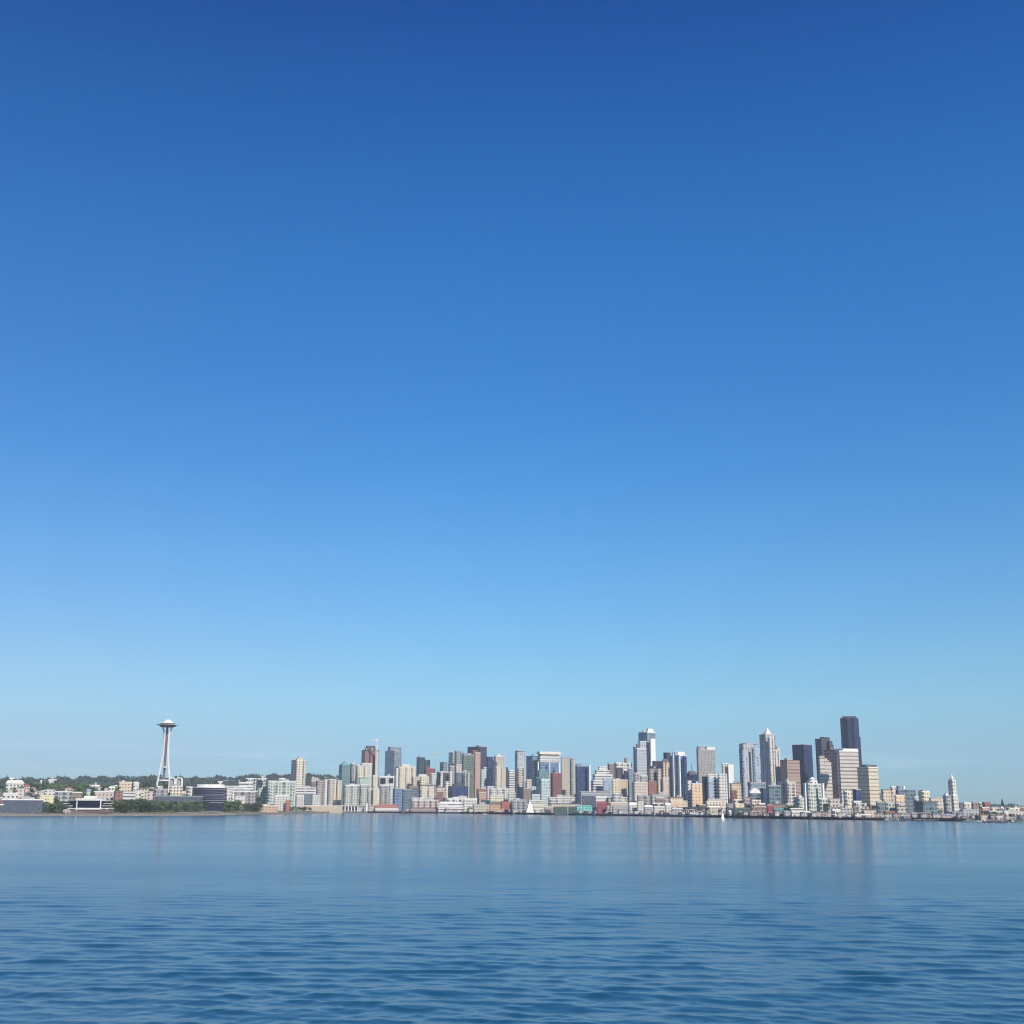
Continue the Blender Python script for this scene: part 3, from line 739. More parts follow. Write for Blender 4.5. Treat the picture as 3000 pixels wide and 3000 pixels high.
B('office_tower', 'dark charcoal block with pale columns left of the navy domed block', 4, 380, 560, 875, 560, 'charcoal', .2, 26, 'roof_white', wings=[('corner_pier', 432, 470, 868, -6, 'white', .2, 'roof_white'), ('corner_pier', 560, 600, 870, -4, 'white', .2, 'roof_white')])
r[0]['category'] = 'tower'
B('apartment_block', 'teal windowed block with tan piers above the navy domed block', 4, 640, 852, 878, 500, 'slate', .1, 22, 'roof_grey', wings=[('corner_pier', 780, 800, 872, -6, 'tan', .2), ('corner_pier', 815, 848, 876, -6, 'beige', .2)])
B('apartment_block', 'lavender grey block wedged under the ribbed grey green tower', 4, 555, 640, 790, 600, 'mauve', .2, 24, 'roof_white', wings=[('wing', 640, 738, 770, 20, 'pinkish', .2, 'roof_cream')])
r = B('domed_block', 'navy glass block with a stepped dome like top on the waterfront', 4, 537, 828, 1078, 200, 'deep_blue', .25, 26, 'roof_dark', wings=[('upper_storey', 600, 770, 1052, 10, 'deep_blue', .2, 'roof_dark'), ('upper_storey', 640, 735, 1034, 16, 'deep_blue', .2, 'roof_dark')], units=0)
B('low_building', 'small white cube beside the navy domed block', 4, 497, 560, 1012, 280, 'white', .2, 24, 'roof_white')
B('apartment_block', 'cream stepped apartments topped by a white box', 4, 22, 312, 945, 470, 'beige', .1, 22, 'roof_cream', wings=[('wing', 290, 372, 895, -8, 'white_bays', .1, 'roof_white'), ('wing', 145, 285, 940, -12, 'cream', .1, 'roof_cream')], ph=[(108, 242, 905, 'white')])
B('apartment_block', 'cream building with tall columns behind the beige pier apartments', 4, 140, 372, 1062, 190, 'cream_bays', .05, 18, 'roof_dark', lip=1.5)
B('gabled_building', 'dark brown roofed building with blue glass at the water edge', 4, -20, 142, 1110, 180, 'slate', .1, 18, 'roof_brown', pitch=6, lip=1.5)
B('brick_building', 'rosy brick building next to the tall columned cream building', 4, 372, 502, 1090, 210, 'pinkish', .1, 20, 'roof_brown', wings=[('wing', 395, 480, 1160, -20, 'brick', .1, 'roof_brown')])
B('pier_apartments', 'long beige apartment row with upright brown strips over the red pier', 4, 20, 402, 1270, 62, 'beige_bays', .03, 12, 'roof_white', wings=[('wing', 20, 270, 1242, 12, 'white_bays', .03, 'roof_white')])
B('terraced_building', 'bright white terraced building with long balconies over a dark pier edge', 4, 400, 752, 1318, 58, 'white_bands', .03, 12, 'roof_white', wings=[('terrace', 425, 755, 1300, 8, 'white_bands', .03, 'roof_white'), ('terrace', 395, 760, 1362, -14, 'white_bands', .03, 'roof_white')], lip=1.8, units=0)
B('apartment_row', 'white apartment row behind the terraced white building', 4, 510, 952, 1245, 110, 'white_bays', .04, 14, 'roof_white', wings=[('wing', 610, 700, 1232, 8, 'pale_teal', .1, 'roof_white'), ('wing', 760, 955, 1262, -10, 'white', .04, 'roof_white')])
B('low_building', 'dark green block at the corner of the white apartment row', 4, 1012, 1092, 1270, 100, 'shed_green', .1, 18, 'roof_dark', units=0)
B('apartment_row', 'grey beige rows with small gables before the dark green block', 4, 900, 1130, 1335, 62, 'beige', .05, 14, 'roof_grey', units=2)
B('brick_building', 'brown low brick block above the dark green block', 4, 945, 1125, 1112, 300, 'brick', .1, 20, 'roof_grey', wings=[('wing', 975, 1085, 1160, -20, 'salmon', .1, 'roof_white')])
B('apartment_row', 'stepped white and mint apartments above the red warehouse', 4, 1128, 1425, 1112, 220, 'white_bays', .06, 18, 'roof_white', wings=[('wing', 1090, 1200, 1080, 40, 'white', .1, 'roof_white'), ('wing', 1130, 1330, 1205, -30, 'cream', .05, 'roof_cream'), ('wing', 1390, 1500, 1170, -10, 'pale_teal', .1, 'roof_white')])
B('red_warehouse', 'red brick waterfront warehouse beside the orange shed', 4, 1288, 1442, 1296, 56, 'shed_red', .1, 18, 'roof_red', units=0)
B('pier_shed', 'orange timber shed attached before the red brick warehouse', 4, 1130, 1290, 1350, 57, 'shed_orange', .04, 14, 'roof_brown', pitch=3, wings=[('wing', 1150, 1292, 1302, 20, 'brown', .05, 'roof_brown')])
B('apartment_row', 'grey white condominium row by the red brick warehouse', 4, 1440, 1655, 1278, 70, 'grey_bays', .04, 14, 'roof_grey', wings=[('wing', 1470, 1640, 1262, 14, 'slate', .05, 'roof_blue')])
B('apartment_row', 'cream low condominium row behind the big white sail', 4, 1660, 1900, 1335, 62, 'cream', .04, 14, 'roof_cream', wings=[('wing', 1700, 1910, 1275, 20, 'pale_green', .05, 'roof_white')])
B('pier_shed', 'rose coloured low shed under the beige apartment row', 4, 5, 395, 1382, 30, 'shed_mauve', .02, 8, 'roof_red', units=0)
# ---- market and central waterfront
B('brick_tower', 'dark red brick block at the foot of the white framed tower', 5, 62, 216, 893, 420, 'dark_red', .2, 24, 'roof_red', units=1)
B('slab_tower', 'grey beige twin slab tower next to the blue glass block', 5, 215, 335, 672, 600, 'beige', .03, 15, 'roof_grey', wings=[('wing', 328, 422, 690, 12, 'pale_green', .25, 'roof_grey')])
B('glass_block', 'blue glass block with a bright white edge', 5, 415, 608, 790, 560, 'deep_blue', .1, 20, 'roof_blue', wings=[('edge_slab', 606, 628, 775, -4, 'paint_white', .1, 'roof_white'), ('upper_storey', 420, 545, 762, 18, 'blue_grey', .1)])
B('ziggurat', 'white ziggurat stepping up in tiers by the white framed office', 5, 635, 970, 1000, 420, 'white_bands', .1, 22, 'roof_white', wings=[('tier', 660, 945, 910, 8, 'white_bands', .1, 'roof_white'), ('tier', 690, 900, 850, 14, 'white_bands', .1, 'roof_white'), ('tier', 735, 870, 800, 20, 'white', .1, 'roof_white'), ('front_block', 805, 932, 948, -20, 'sky_glass', .05, 'roof_white')])[0]['category'] = 'building'
B('office_tower', 'plain brown tower behind the white ziggurat', 5, 872, 972, 758, 760, 'brown', .2, 24, 'roof_grey')
B('office_building', 'white framed office with upright dark window bays and brown penthouse', 5, 968, 1226, 745, 620, 'white_bays', .08, 22, 'roof_white', wings=[('window_bay', 995, 1085, 805, -5, 'charcoal', .05), ('window_bay', 1105, 1150, 850, -7, 'dark_purple', .05), ('side_wing', 1160, 1226, 820, -3, 'blue_grey', .1)], ph=[(1108, 1150, 680, 'brown')])
B('apartment_block', 'sandy tan block in front of the white framed office', 5, 940, 1160, 985, 360, 'tan', .1, 22, 'roof_cream', wings=[('wing', 930, 1010, 975, -6, 'cream', .1, 'roof_cream')])
# tall glass tower with white crown
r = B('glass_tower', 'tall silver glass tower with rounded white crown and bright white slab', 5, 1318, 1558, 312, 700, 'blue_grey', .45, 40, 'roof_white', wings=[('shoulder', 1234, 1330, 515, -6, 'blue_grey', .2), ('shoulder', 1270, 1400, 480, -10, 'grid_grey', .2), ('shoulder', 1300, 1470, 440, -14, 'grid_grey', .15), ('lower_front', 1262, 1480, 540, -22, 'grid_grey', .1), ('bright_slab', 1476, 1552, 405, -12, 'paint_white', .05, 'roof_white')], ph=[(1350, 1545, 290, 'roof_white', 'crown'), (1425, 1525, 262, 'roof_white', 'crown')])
B('office_block', 'mauve brick block with dark stepped roofs under the tall silver tower', 5, 1440, 1640, 825, 420, 'mauve', .1, 22, 'roof_dark', wings=[('upper_storey', 1505, 1650, 722, 30, 'dark_purple', .1, 'roof_dark'), ('upper_storey', 1452, 1570, 792, 14, 'navy', .1, 'roof_dark'), ('base', 1436, 1645, 1005, -12, 'brick', .05, 'roof_red')])
B('stepped_tower', 'tan tower with a gabled head beside the blue white striped tower', 5, 1642, 1748, 740, 450, 'tan', .12, 24, 'roof_dark', pitch=8, wings=[('wing', 1572, 1632, 825, -10, 'beige', .1, 'roof_dark'), ('wing', 1640, 1760, 960, -14, 'pinkish', .1, 'roof_white')])
B('office_tower', 'slate purple tower hidden behind the tan gabled tower', 5, 1665, 1765, 603, 760, 'dark_purple', .4, 36, 'roof_dark')
r = B('glass_tower', 'blue glass tower with white upright stripes and white crown', 5, 1760, 1990, 640, 470, 'blue', .45, 40, 'roof_white', wings=[('stripe', 1797, 1810, 605, -8, 'paint_white', .1, 'roof_white'), ('stripe', 1882, 1900, 640, -12, 'paint_white', .1, 'roof_white'), ('upper_storey', 1815, 1850, 590, 6, 'blue_grey', .1), ('flank', 1945, 1992, 645, -6, 'deep_blue', .1)], ph=[(1838, 1972, 590, 'roof_white', 'crown')])
B('apartment_block', 'pinkish block in front of the tall silver tower', 5, 1222, 1445, 1020, 360, 'pinkish', .12, 22, 'roof_cream', wings=[('wing', 1235, 1320, 890, 20, 'mauve', .15), ('wing', 1335, 1440, 930, 16, 'grey', .1)])
B('low_building', 'dark blue low block over the turquoise pier shed', 5, 512, 698, 1205, 110, 'shed_slate', .04, 14, 'roof_blue', units=0)
B('low_building', 'pale grey low block with flat ledge behind the crimson shed', 5, 696, 872, 1222, 120, 'white_bands', .04, 14, 'roof_white', units=0)
B('parking_garage', 'long flat grey deck building under the ziggurat', 5, 480, 925, 1152, 230, 'grey', .03, 14, 'roof_grey', lip=1.5, wings=[('upper_deck', 740, 910, 1140, 12, 'brown', .05, 'roof_dark')], units=0)
B('market_hall', 'cream market hall with a pointed centre and tall arched windows', 5, 870, 1156, 1232, 160, 'cream_bays', .05, 16, 'roof_cream', wings=[('centre_bay', 935, 1062, 1178, -4, 'white_bays', .05, 'roof_cream')])
B('pier_shed', 'beige flat shed between the crimson shed and the white aquarium sheds', 5, 900, 1165, 1305, 58, 'shed_beige', .04, 14, 'roof_cream', wings=[('wing', 935, 1175, 1362, -26, 'shed_grey', .03, 'roof_grey')], units=0)
B('pier_shed', 'crimson pier shed standing out on the dark piles', 5, 715, 862, 1312, 40, 'shed_crimson', .05, 14, 'roof_red', wings=[('wing', 855, 905, 1345, -8, 'pinkish', .05, 'roof_red')], pitch=3)
B('pier_shed', 'bright turquoise pier shed with pale panels', 5, 430, 655, 1362, 42, 'shed_teal', .03, 12, 'roof_teal', pitch=2)
B('pier_shed', 'dark green shed joined to the turquoise pier shed', 5, 320, 440, 1378, 46, 'shed_green', .04, 12, 'roof_dark', wings=[('wing', 105, 300, 1372, 20, 'shed_green', .03, 'roof_dark')])
B('long_shed', 'long dark roofed shed beneath the white framed tower', 5, 65, 520, 1322, 90, 'shed_beige', .02, 10, 'roof_dark', lip=2.5, units=0)
B('low_building', 'cream low offices over the long dark roofed shed', 5, 30, 415, 1235, 150, 'white_bays', .04, 14, 'roof_cream')
B('pier_shed', 'lavender grey pier shed with pale roof edge next to the sailboat', 5, -20, 108, 1368, 30, 'shed_mauve', .04, 12, 'roof_white', units=0)
B('pier_shed', 'gabled white aquarium shed nearest the beige flat shed', 5, 1165, 1300, 1345, 34, 'shed_white', .1, 18, 'roof_white', pitch=5)
B('pier_shed', 'grey gabled aquarium shed with a tall white end wall', 5, 1285, 1390, 1320, 40, 'shed_white', .1, 18, 'roof_grey', pitch=4)
B('pier_shed', 'low grey shed stretching from the aquarium sheds', 5, 1385, 1520, 1372, 36, 'shed_grey', .06, 16, 'roof_white', pitch=3)
B('pier_shed', 'white windowed shed in the middle of the crowded piers', 5, 1520, 1690, 1362, 34, 'shed_white', .05, 15, 'roof_white')
B('pier_shed', 'tall bright white shed beside the open dock frames', 5, 1680, 1775, 1348, 38, 'shed_white', .1, 18, 'roof_white', pitch=4)
B('pier_shed', 'grey white striped shed at the start of the open dock frames', 5, 1775, 1935, 1385, 34, 'shed_grey', .05, 15, 'roof_white')
B('low_building', 'tan low building with brown roof under the blue striped tower', 5, 1740, 1945, 1232, 180, 'tan', .05, 16, 'roof_brown', lip=2, wings=[('wing', 1760, 1950, 1285, -40, 'orange_tan', .04, 'roof_cream')])
B('low_building', 'white roofed dark deck above the central piers', 5, 1505, 1660, 1318, 90, 'charcoal', .05, 15, 'roof_white', units=0)
B('low_building', 'purple grey block among trees below the mauve brick block', 5, 1290, 1480, 1215, 170, 'mauve', .06, 16, 'roof_blue')
B('low_building', 'slate low block behind the white roofed dark deck', 5, 1480, 1740, 1195, 220, 'grey', .06, 16, 'roof_grey', wings=[('wing', 1550, 1680, 1240, -40, 'brown', .05, 'roof_white')])
# ---- downtown, south half
B('concrete_tower', 'wide blank grey concrete tower with a pale roof band', 6, 200, 468, 560, 720, 'concrete', .06, 18, 'roof_grey', ph=[(205, 312, 515, 'concrete', 'upper_storey'), (310, 466, 522, 'paint_cream', 'roof_band')])
r = B('domed_building', 'navy low domed building with a thin spire before the concrete tower', 6, 65, 216, 905, 560, 'navy', .2, 26, 'roof_dark', units=0)
pyramid(r[0], r[4], r[1], r[2] + .3, r[2] + 7, 'roof_dark', 'dome', .55)
mast(r[0], r[4], r[4][0], r[4][1], r[2] + 8, r[2] + 26, 1.0, 'spire', 'roof_dark')
B('office_tower', 'slim tower half brown and half sunlit white', 6, 555, 648, 755, 720, 'beige', .06, 18, 'roof_white', wings=[('sun_toned_wing', 640, 724, 772, -6, 'paint_white', .06, 'roof_white')])  # white wing puts sunlight into the colour beside the beige wall
B('office_building', 'white building with a dark flank and glass middle beside the orange tan block', 6, 345, 515, 912, 420, 'white_bays', .05, 18, 'roof_white', wings=[('dark_flank', 280, 350, 942, 8, 'dark_purple', .3, 'roof_dark'), ('sun_toned_wing', 508, 634, 902, -8, 'white', .04, 'roof_white'), ('glass_bay', 362, 430, 960, -6, 'sky_glass', .05, 'roof_white')])  # shade and sun put into the colours of dark flank and brighter wing
B('office_building', 'orange tan block with white side wing on the waterfront slope', 6, 120, 282, 1040, 260, 'orange_tan', .06, 18, 'roof_white', wings=[('side_wing', 66, 125, 1002, 20, 'white', .1, 'roof_white')])
B('arched_building', 'tan building with a curved dark roof line near the twin grey towers', 6, 670, 832, 1040, 340, 'tan', .12, 22, 'roof_dark', wings=[('upper_storey', 720, 832, 1015, 8, 'beige', .1, 'roof_dark'), ('base', 680, 770, 1135, -16, 'dark_red', .1, 'roof_red')])
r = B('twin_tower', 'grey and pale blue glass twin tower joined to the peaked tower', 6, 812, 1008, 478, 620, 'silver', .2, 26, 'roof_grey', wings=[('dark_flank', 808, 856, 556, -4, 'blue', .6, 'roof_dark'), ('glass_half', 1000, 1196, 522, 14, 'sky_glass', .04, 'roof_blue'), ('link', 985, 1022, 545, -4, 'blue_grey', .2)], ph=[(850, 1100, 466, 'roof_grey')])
# peaked tower
r = B('peaked_tower', 'tall pale tower with stepped shoulders and a pyramid peak', 6, 1106, 1332, 352, 500, 'pinstripe', .27, 30, 'roof_grey', wings=[('shoulder', 1180, 1394, 558, -10, 'pinstripe', .15, 'roof_cream'), ('bay', 1205, 1300, 380, -14, 'pinstripe', .12, 'roof_cream'), ('shoulder', 1330, 1378, 520, 6, 'pinstripe', .1, 'roof_grey')])
pyramid(r[0], r[4], inset(r[1], 2), r[2] + .3, r[2] + 3.5, 'roof_grey', 'crown', .86)
pyramid(r[0], r[4], inset(r[1], 9), r[2] + 3.3, r[2] + 15, 'paint_cream', 'peak', .2)
mast(r[0], r[4], r[4][0], r[4][1], r[2] + 14, r[2] + 19, .9)
B('office_tower', 'brown banded tower before the black navy tower', 6, 1405, 1678, 708, 520, 'brown_bands', .25, 28, 'roof_brown')
B('black_tower', 'square black navy tower with a flat top', 6, 1580, 1862, 490, 700, 'navy', .46, 42, 'roof_dark', units=0)
B('glass_block', 'grey glass low block at the foot of the twin tower', 6, 930, 1195, 1022, 360, 'blue_grey', .1, 22, 'roof_grey', wings=[('wing', 1108, 1196, 1110, -30, 'deep_blue', .3, 'roof_dark')])
r = B('arched_hall', 'small glass hall with a white arched roof edge', 6, 940, 1112, 1165, 240, 'slate', .1, 20, 'roof_white', units=0)
m = MB()
a0, a1, a3 = Vector(r[1][0]), Vector(r[1][1]) - Vector(r[1][0]), Vector(r[1][3]) - Vector(r[1][0])
for k in range(10):
    u, w = k / 10, (k + 1) / 10
    zu, zw = r[2] + .4 + 8 * math.sin(math.pi * u), r[2] + .4 + 8 * math.sin(math.pi * w)
    p, q = a0 + a1 * u, a0 + a1 * w
    m.face([(*p, zu), (*q, zw), (*(q + a3), zw), (*(p + a3), zu)])
    m.face([(*p, r[2]), (*q, r[2]), (*q, zw), (*p, zu)])
m.build('arched_roof', 'roof_white', r[0], r[4])
B('glass_building', 'slate glass office with a deep blue corner on the lower slope', 6, 1195, 1402, 1062, 260, 'slate', .1, 22, 'roof_grey', wings=[('corner', 1338, 1402, 1022, 10, 'deep_blue', .1, 'roof_dark')])
B('office_tower', 'beige grey block with one sunlit face under the brown banded tower', 6, 1400, 1618, 1015, 330, 'beige_bays', .35, 34, 'roof_cream')
r = B('stepped_tower', 'pale green grey tower with white stepped pyramid roof', 6, 1722, 2002, 1042, 230, 'pale_green', .18, 26, 'roof_white', wings=[('edge_slab', 1722, 1745, 1035, -4, 'paint_white', .3, 'roof_white'), ('edge_slab', 1975, 2004, 1040, -4, 'paint_white', .1, 'roof_white')], ph=[(1770, 1925, 1000, 'white', 'upper_storey'), (1800, 1905, 985, 'white', 'upper_storey')])
pyramid(r[0], r[4], inset(r[1], 12), r[2] + 8, r[2] + 12.5, 'roof_white', 'pavilion_roof', .1)
B('office_block', 'small grey green block with a white cap before the stepped pyramid tower', 6, 1592, 1742, 1235, 190, 'pale_green', .3, 30, 'roof_grey', ph=[(1635, 1698, 1212, 'roof_white', 'cap')])
B('market_building', 'cream flat building on the bluff behind the small sailboat', 6, 330, 605, 1290, 150, 'cream', .04, 15, 'roof_cream', wings=[('wing', 350, 610, 1255, 40, 'pinkish', .04, 'roof_grey')])
B('pier_shed', 'big cream pier shed with white end wall behind the small sailboat', 6, 370, 555, 1378, 38, 'shed_beige', .03, 12, 'roof_cream', wings=[('end_wall', 545, 608, 1372, -4, 'shed_white', .1, 'roof_white')], pitch=2)
B('low_building', 'dark roofed low restaurant beside the big cream pier shed', 6, 615, 724, 1385, 44, 'charcoal', .08, 16, 'roof_dark', wings=[('upper_storey', 620, 712, 1325, 16, 'mauve', .08, 'roof_blue')], units=0)
B('house', 'tiny white gabled kiosk in front of the dark roofed restaurant', 6, 648, 692, 1438, 20, 'shed_white', .2, 20, 'roof_white', pitch=2)
B('low_building', 'lemon painted low block over the dark roofed restaurant', 6, 722, 852, 1262, 170, 'cream', .08, 18, 'roof_cream', wings=[('wing', 740, 870, 1325, -50, 'yellow', .06, 'roof_cream')])
B('brick_building', 'rosy brown brick block between lemon block and arched hall', 6, 850, 965, 1235, 190, 'mauve', .1, 18, 'roof_brown', wings=[('wing', 880, 975, 1320, -60, 'brown', .1, 'roof_brown')])
B('low_building', 'beige stepped block at the foot of the arched glass hall', 6, 965, 1115, 1272, 140, 'beige', .1, 18, 'roof_cream', wings=[('wing', 1060, 1172, 1318, -40, 'pinkish', .1, 'roof_white')])
B('pier_shed', 'long dark wharf shed with green grey sides', 6, 725, 975, 1400, 42, 'shed_green', .03, 12, 'roof_dark', pitch=2)
B('pier_shed', 'brown beige wharf shed next to the rose shed', 6, 975, 1195, 1392, 42, 'brown', .04, 12, 'roof_brown', pitch=2, wings=[('wing', 1000, 1190, 1345, 30, 'beige', .05, 'roof_brown')])
B('pier_shed', 'rose crimson wharf shed by the teal shed', 6, 1192, 1292, 1362, 40, 'shed_crimson', .08, 16, 'roof_red', pitch=3)
B('pier_shed', 'pale teal wharf shed with a dark teal end', 6, 1288, 1425, 1392, 44, 'slate', .04, 14, 'roof_teal', wings=[('end_wall', 1424, 1522, 1425, -10, 'shed_slate', .05, 'roof_teal')])
B('low_building', 'long brown grey block above the teal wharf shed', 6, 1262, 1470, 1328, 110, 'brown', .04, 16, 'roof_dark', wings=[('wing', 1465, 1520, 1325, -10, 'pale_green', .1, 'roof_white')])
B('ferry_terminal', 'white terraced ferry terminal with two long window bands', 6, 1530, 1710, 1392, 46, 'white_bands', .03, 12, 'roof_white', wings=[('lower_deck', 1535, 1812, 1432, -16, 'white_bands', .03, 'roof_white')], lip=1.5, units=0)
B('pier_shed', 'dark mauve low shed next to the white ferry terminal', 6, 1812, 2060, 1435, 48, 'shed_mauve', .03, 12, 'roof_dark', units=0)
# far south towers
r = B('round_topped_tower', 'dark tower with a curved shoulder behind the grey stepped tower', 7, -40, 195, 452, 900, 'charcoal', .3, 34, 'roof_dark', wings=[('shoulder', 150, 218, 485, 4, 'charcoal', .1, 'roof_dark'), ('shoulder', 180, 236, 545, 6, 'charcoal', .1, 'roof_dark')], ph=[(20, 185, 425, 'charcoal', 'curved_top')], units=0)
B('office_tower', 'purple brown tower between the grey stepped and the wide banded towers', 7, 95, 328, 622, 700, 'purple_brown', .75, 55, 'roof_dark')
B('stepped_tower', 'grey banded tower with a sloping shoulder in front of the curved dark tower', 7, -10, 90, 722, 520, 'beige_bands', .15, 22, 'roof_grey', wings=[('shoulder', 80, 128, 758, 4, 'beige_bands', .05), ('shoulder', 120, 160, 792, 7, 'beige_bands', .05), ('shoulder', 150, 192, 822, 10, 'beige_bands', .05)])
# the tallest, black faceted tower
Dc = Dof(7, 330, 610, 1150)
def cpt(x, y):
    return at(px(7, x), py(7, y), Dc)
c0, c1 = cpt(330, 125), cpt(610, 125)
wc = (c1 - c0).length
ctr = (c0 + c1) / 2
zc, gz = ctr.z, ground(ctr.x, ctr.y + 25) - 1
root = empty('black_skyscraper', (ctr.x, ctr.y + 25, gz), 'tallest building, a black faceted skyscraper with a stepped flank', 'tower')
og = (ctr.x, ctr.y + 25, gz)
def local(u, v):
    k = 1 / math.hypot(ctr.x, ctr.y)
    fx, fy = ctr.x * k, ctr.y * k
    return (ctr.x + u * wc * fy + v * wc * fx, ctr.y - u * wc * fx + v * wc * fy)
def curve(u0, u1, v0, v1, n, b):
    return [local(u0 + (u1 - u0) * k / n, v0 + (v1 - v0) * k / n - b * math.sin(math.pi * k / n)) for k in range(n + 1)]
shaft = curve(-.5, -.12, .22, 0, 4, -.05) + curve(-.10, .24, -.02, -.02, 4, -.03)[0:] + curve(.27, .5, .02, .2, 4, -.03) + [local(.5, .8), local(-.5, .8)]
m = MB(); m.prism(shaft, gz, zc, False); m.build('wall', 'navy', root, og)
m = MB(); m.prism(inset(shaft, -.2), zc - 1, zc + .6, True, True); m.build('roof', 'roof_dark', root, og)
for i, (a, b, ytop, d) in enumerate(((575, 655, 422, 6), (600, 672, 852, -2))):
    q0, q1 = at(px(7, a), py(7, ytop), Dc + d), at(px(7, b), py(7, ytop), Dc + d)
    pl, _ = footprint(q0, q1, .12, 20, 24)
    m = MB(); m.prism(pl, gz, q0.z, False); w_ = m.build('shoulder', 'navy', root, og)
    m = MB(); m.prism(inset(pl, -.2), q0.z - 1, q0.z + .4, True, True); m.build('roof', 'roof_dark', w_, og)
m = MB(); m.prism([local(u, v) for u, v in ((-.38, .2), (.38, .2), (.38, .6), (-.38, .6))], zc + .6, zc + 5, True); m.build('crown', 'roof_dark', root, og)
B('banded_tower', 'wide beige tower with long horizontal bands and white top before the black skyscraper', 7, 298, 638, 640, 480, 'beige_bands', .05, 16, 'roof_white', ph=[(302, 632, 606, 'roof_white', 'crown')], units=0)
B('office_tower', 'tan tower with one bright sunlit face and flat dark roof', 7, 640, 965, 895, 380, 'tan_bands', .40, 38, 'roof_white', ph=[(675, 955, 858, 'roof_dark', 'roof_house')], units=0)
B('low_building', 'lemon stone building with upright piers below the wide banded tower', 7, 388, 520, 1275, 190, 'cream_bays', .12, 22, 'roof_cream', units=1)
B('office_block', 'dark blue block wedged between lemon stone and tan tower', 7, 540, 662, 1245, 220, 'deep_blue', .3, 28, 'roof_grey', units=0)
B('low_building', 'pale violet low block below the dark blue wedge', 7, 530, 672, 1430, 120, 'white_bays', .1, 18, 'roof_white', units=0)
B('tan_building', 'dusky tan block beyond the sunlit tan tower', 7, 985, 1145, 1250, 340, 'tan', .1, 20, 'roof_brown', wings=[('wing', 1130, 1205, 1200, 6, 'pinkish', .1, 'roof_white')])
B('long_building', 'long slate teal building on the southern rise', 7, 1205, 1550, 1245, 420, 'slate', .1, 20, 'roof_blue', ph=[(1225, 1292, 1190, 'blue_grey'), (1318, 1352, 1192, 'paint_white', 'vent_hood')], units=0)
B('low_building', 'peach block with one white edge before the long slate building', 7, 1195, 1358, 1335, 220, 'orange_tan', .05, 18, 'roof_cream')
B('low_building', 'grey boxy office beside a row of red brick houses', 7, 905, 1030, 1442, 90, 'slate', .08, 18, 'roof_grey', units=0)
B('brick_row', 'red brick row at the water beside the grey boxy office', 7, 1028, 1205, 1592, 75, 'brick', .05, 14, 'roof_red', units=0, wings=[('wing', 1035, 1210, 1440, 60, 'pale_green', .05, 'roof_grey'), ('wing', 1205, 1340, 1450, 50, 'beige_bays', .05, 'roof_grey')])[0]['category'] = 'building'
B('ferry_terminal', 'terminal hall with a broad flat dark roof', 7, 690, 910, 1560, 62, 'shed_beige', .04, 14, 'roof_dark', lip=2.5, units=0, wings=[('lower_deck', 640, 830, 1640, -18, 'shed_white', .04, 'roof_white')])
B('low_building', 'grey green windowed block near the dark mauve shed', 7, -5, 178, 1390, 130, 'pale_green', .05, 16, 'roof_white', units=0, wings=[('wing', 150, 340, 1395, -10, 'beige', .06, 'roof_grey')])
B('low_building', 'jumbled grey stone block above the terminal hall', 7, 330, 540, 1540, 90, 'grey', .06, 16, 'roof_grey', wings=[('wing', 200, 345, 1560, -16, 'white_bays', .05, 'roof_white'), ('wing', 525, 640, 1520, 6, 'brown', .08, 'roof_brown')])
# pioneer square and the slender white tower
r = B('slender_tower', 'slender white tower with pyramid cap rising over the low southern quarter', 8, 702, 822, 1108, 420, 'ivory', .38, 36, 'roof_white', wings=[('base', 722, 866, 1345, -8, 'ivory', .3, 'roof_white')], units=0)
pyramid(r[0], r[4], inset(r[1], 1.2), r[2] + .3, r[2] + 3, 'ivory', 'upper_storey', .86)
pyramid(r[0], r[4], inset(r[1], 3), r[2] + 2.9, r[2] + 12.5, 'paint_cream', 'pyramid_roof', .12)
mast(r[0], r[4], r[4][0], r[4][1], r[2] + 12, r[2] + 15, .6, 'finial')
B('office_block', 'teal grey glass block with a dark flank beside the slender white tower', 8, 202, 562, 1440, 160, 'slate', .22, 28, 'roof_dark', units=0)
B('office_building', 'pale framed block over the teal grey glass block', 8, 238, 412, 1275, 380, 'cream_bays', .2, 24, 'roof_white', ph=[(250, 415, 1258, 'white')])
B('low_building', 'beige flat block behind the teal grey glass block', 8, 400, 632, 1382, 330, 'beige', .06, 18, 'roof_grey')
B('brick_building', 'grey shaded building against the slender tower', 8, 622, 742, 1345, 300, 'grey_bays', .2, 24, 'roof_grey', ph=[(640, 690, 1312, 'roof_white')])
B('low_building', 'narrow pale block in the gap beside the long slate building', 8, 140, 225, 1362, 240, 'white_bays', .2, 22, 'roof_white')
B('low_building', 'pale lemon grey block south of the slender tower', 8, 925, 1064, 1455, 300, 'cream', .1, 20, 'roof_white')
B('low_building', 'brown stone block next to the pale lemon grey block', 8, 1060, 1172, 1442, 360, 'brown', .1, 20, 'roof_grey')
B('low_building', 'small white upright block beside the brown stone block', 8, 1172, 1232, 1455, 380, 'white_bays', .1, 20, 'roof_white')
B('brick_building', 'red brick block with a tall square head near the picture edge', 8, 1236, 1362, 1452, 300, 'brick', .15, 22, 'roof_red', wings=[('wing', 1205, 1370, 1530, -20, 'salmon', .1, 'roof_cream')])
B('low_building', 'rose low block with white corner beside the red brick block', 8, 1355, 1552, 1528, 280, 'pinkish', .06, 18, 'roof_grey', wings=[('wing', 1515, 1552, 1522, -4, 'white', .1, 'roof_white')])
B('low_building', 'long cream yellow block toward the stadium end', 8, 1640, 1832, 1540, 320, 'cream', .06, 18, 'roof_cream', ph=[(1690, 1790, 1515, 'cream')])
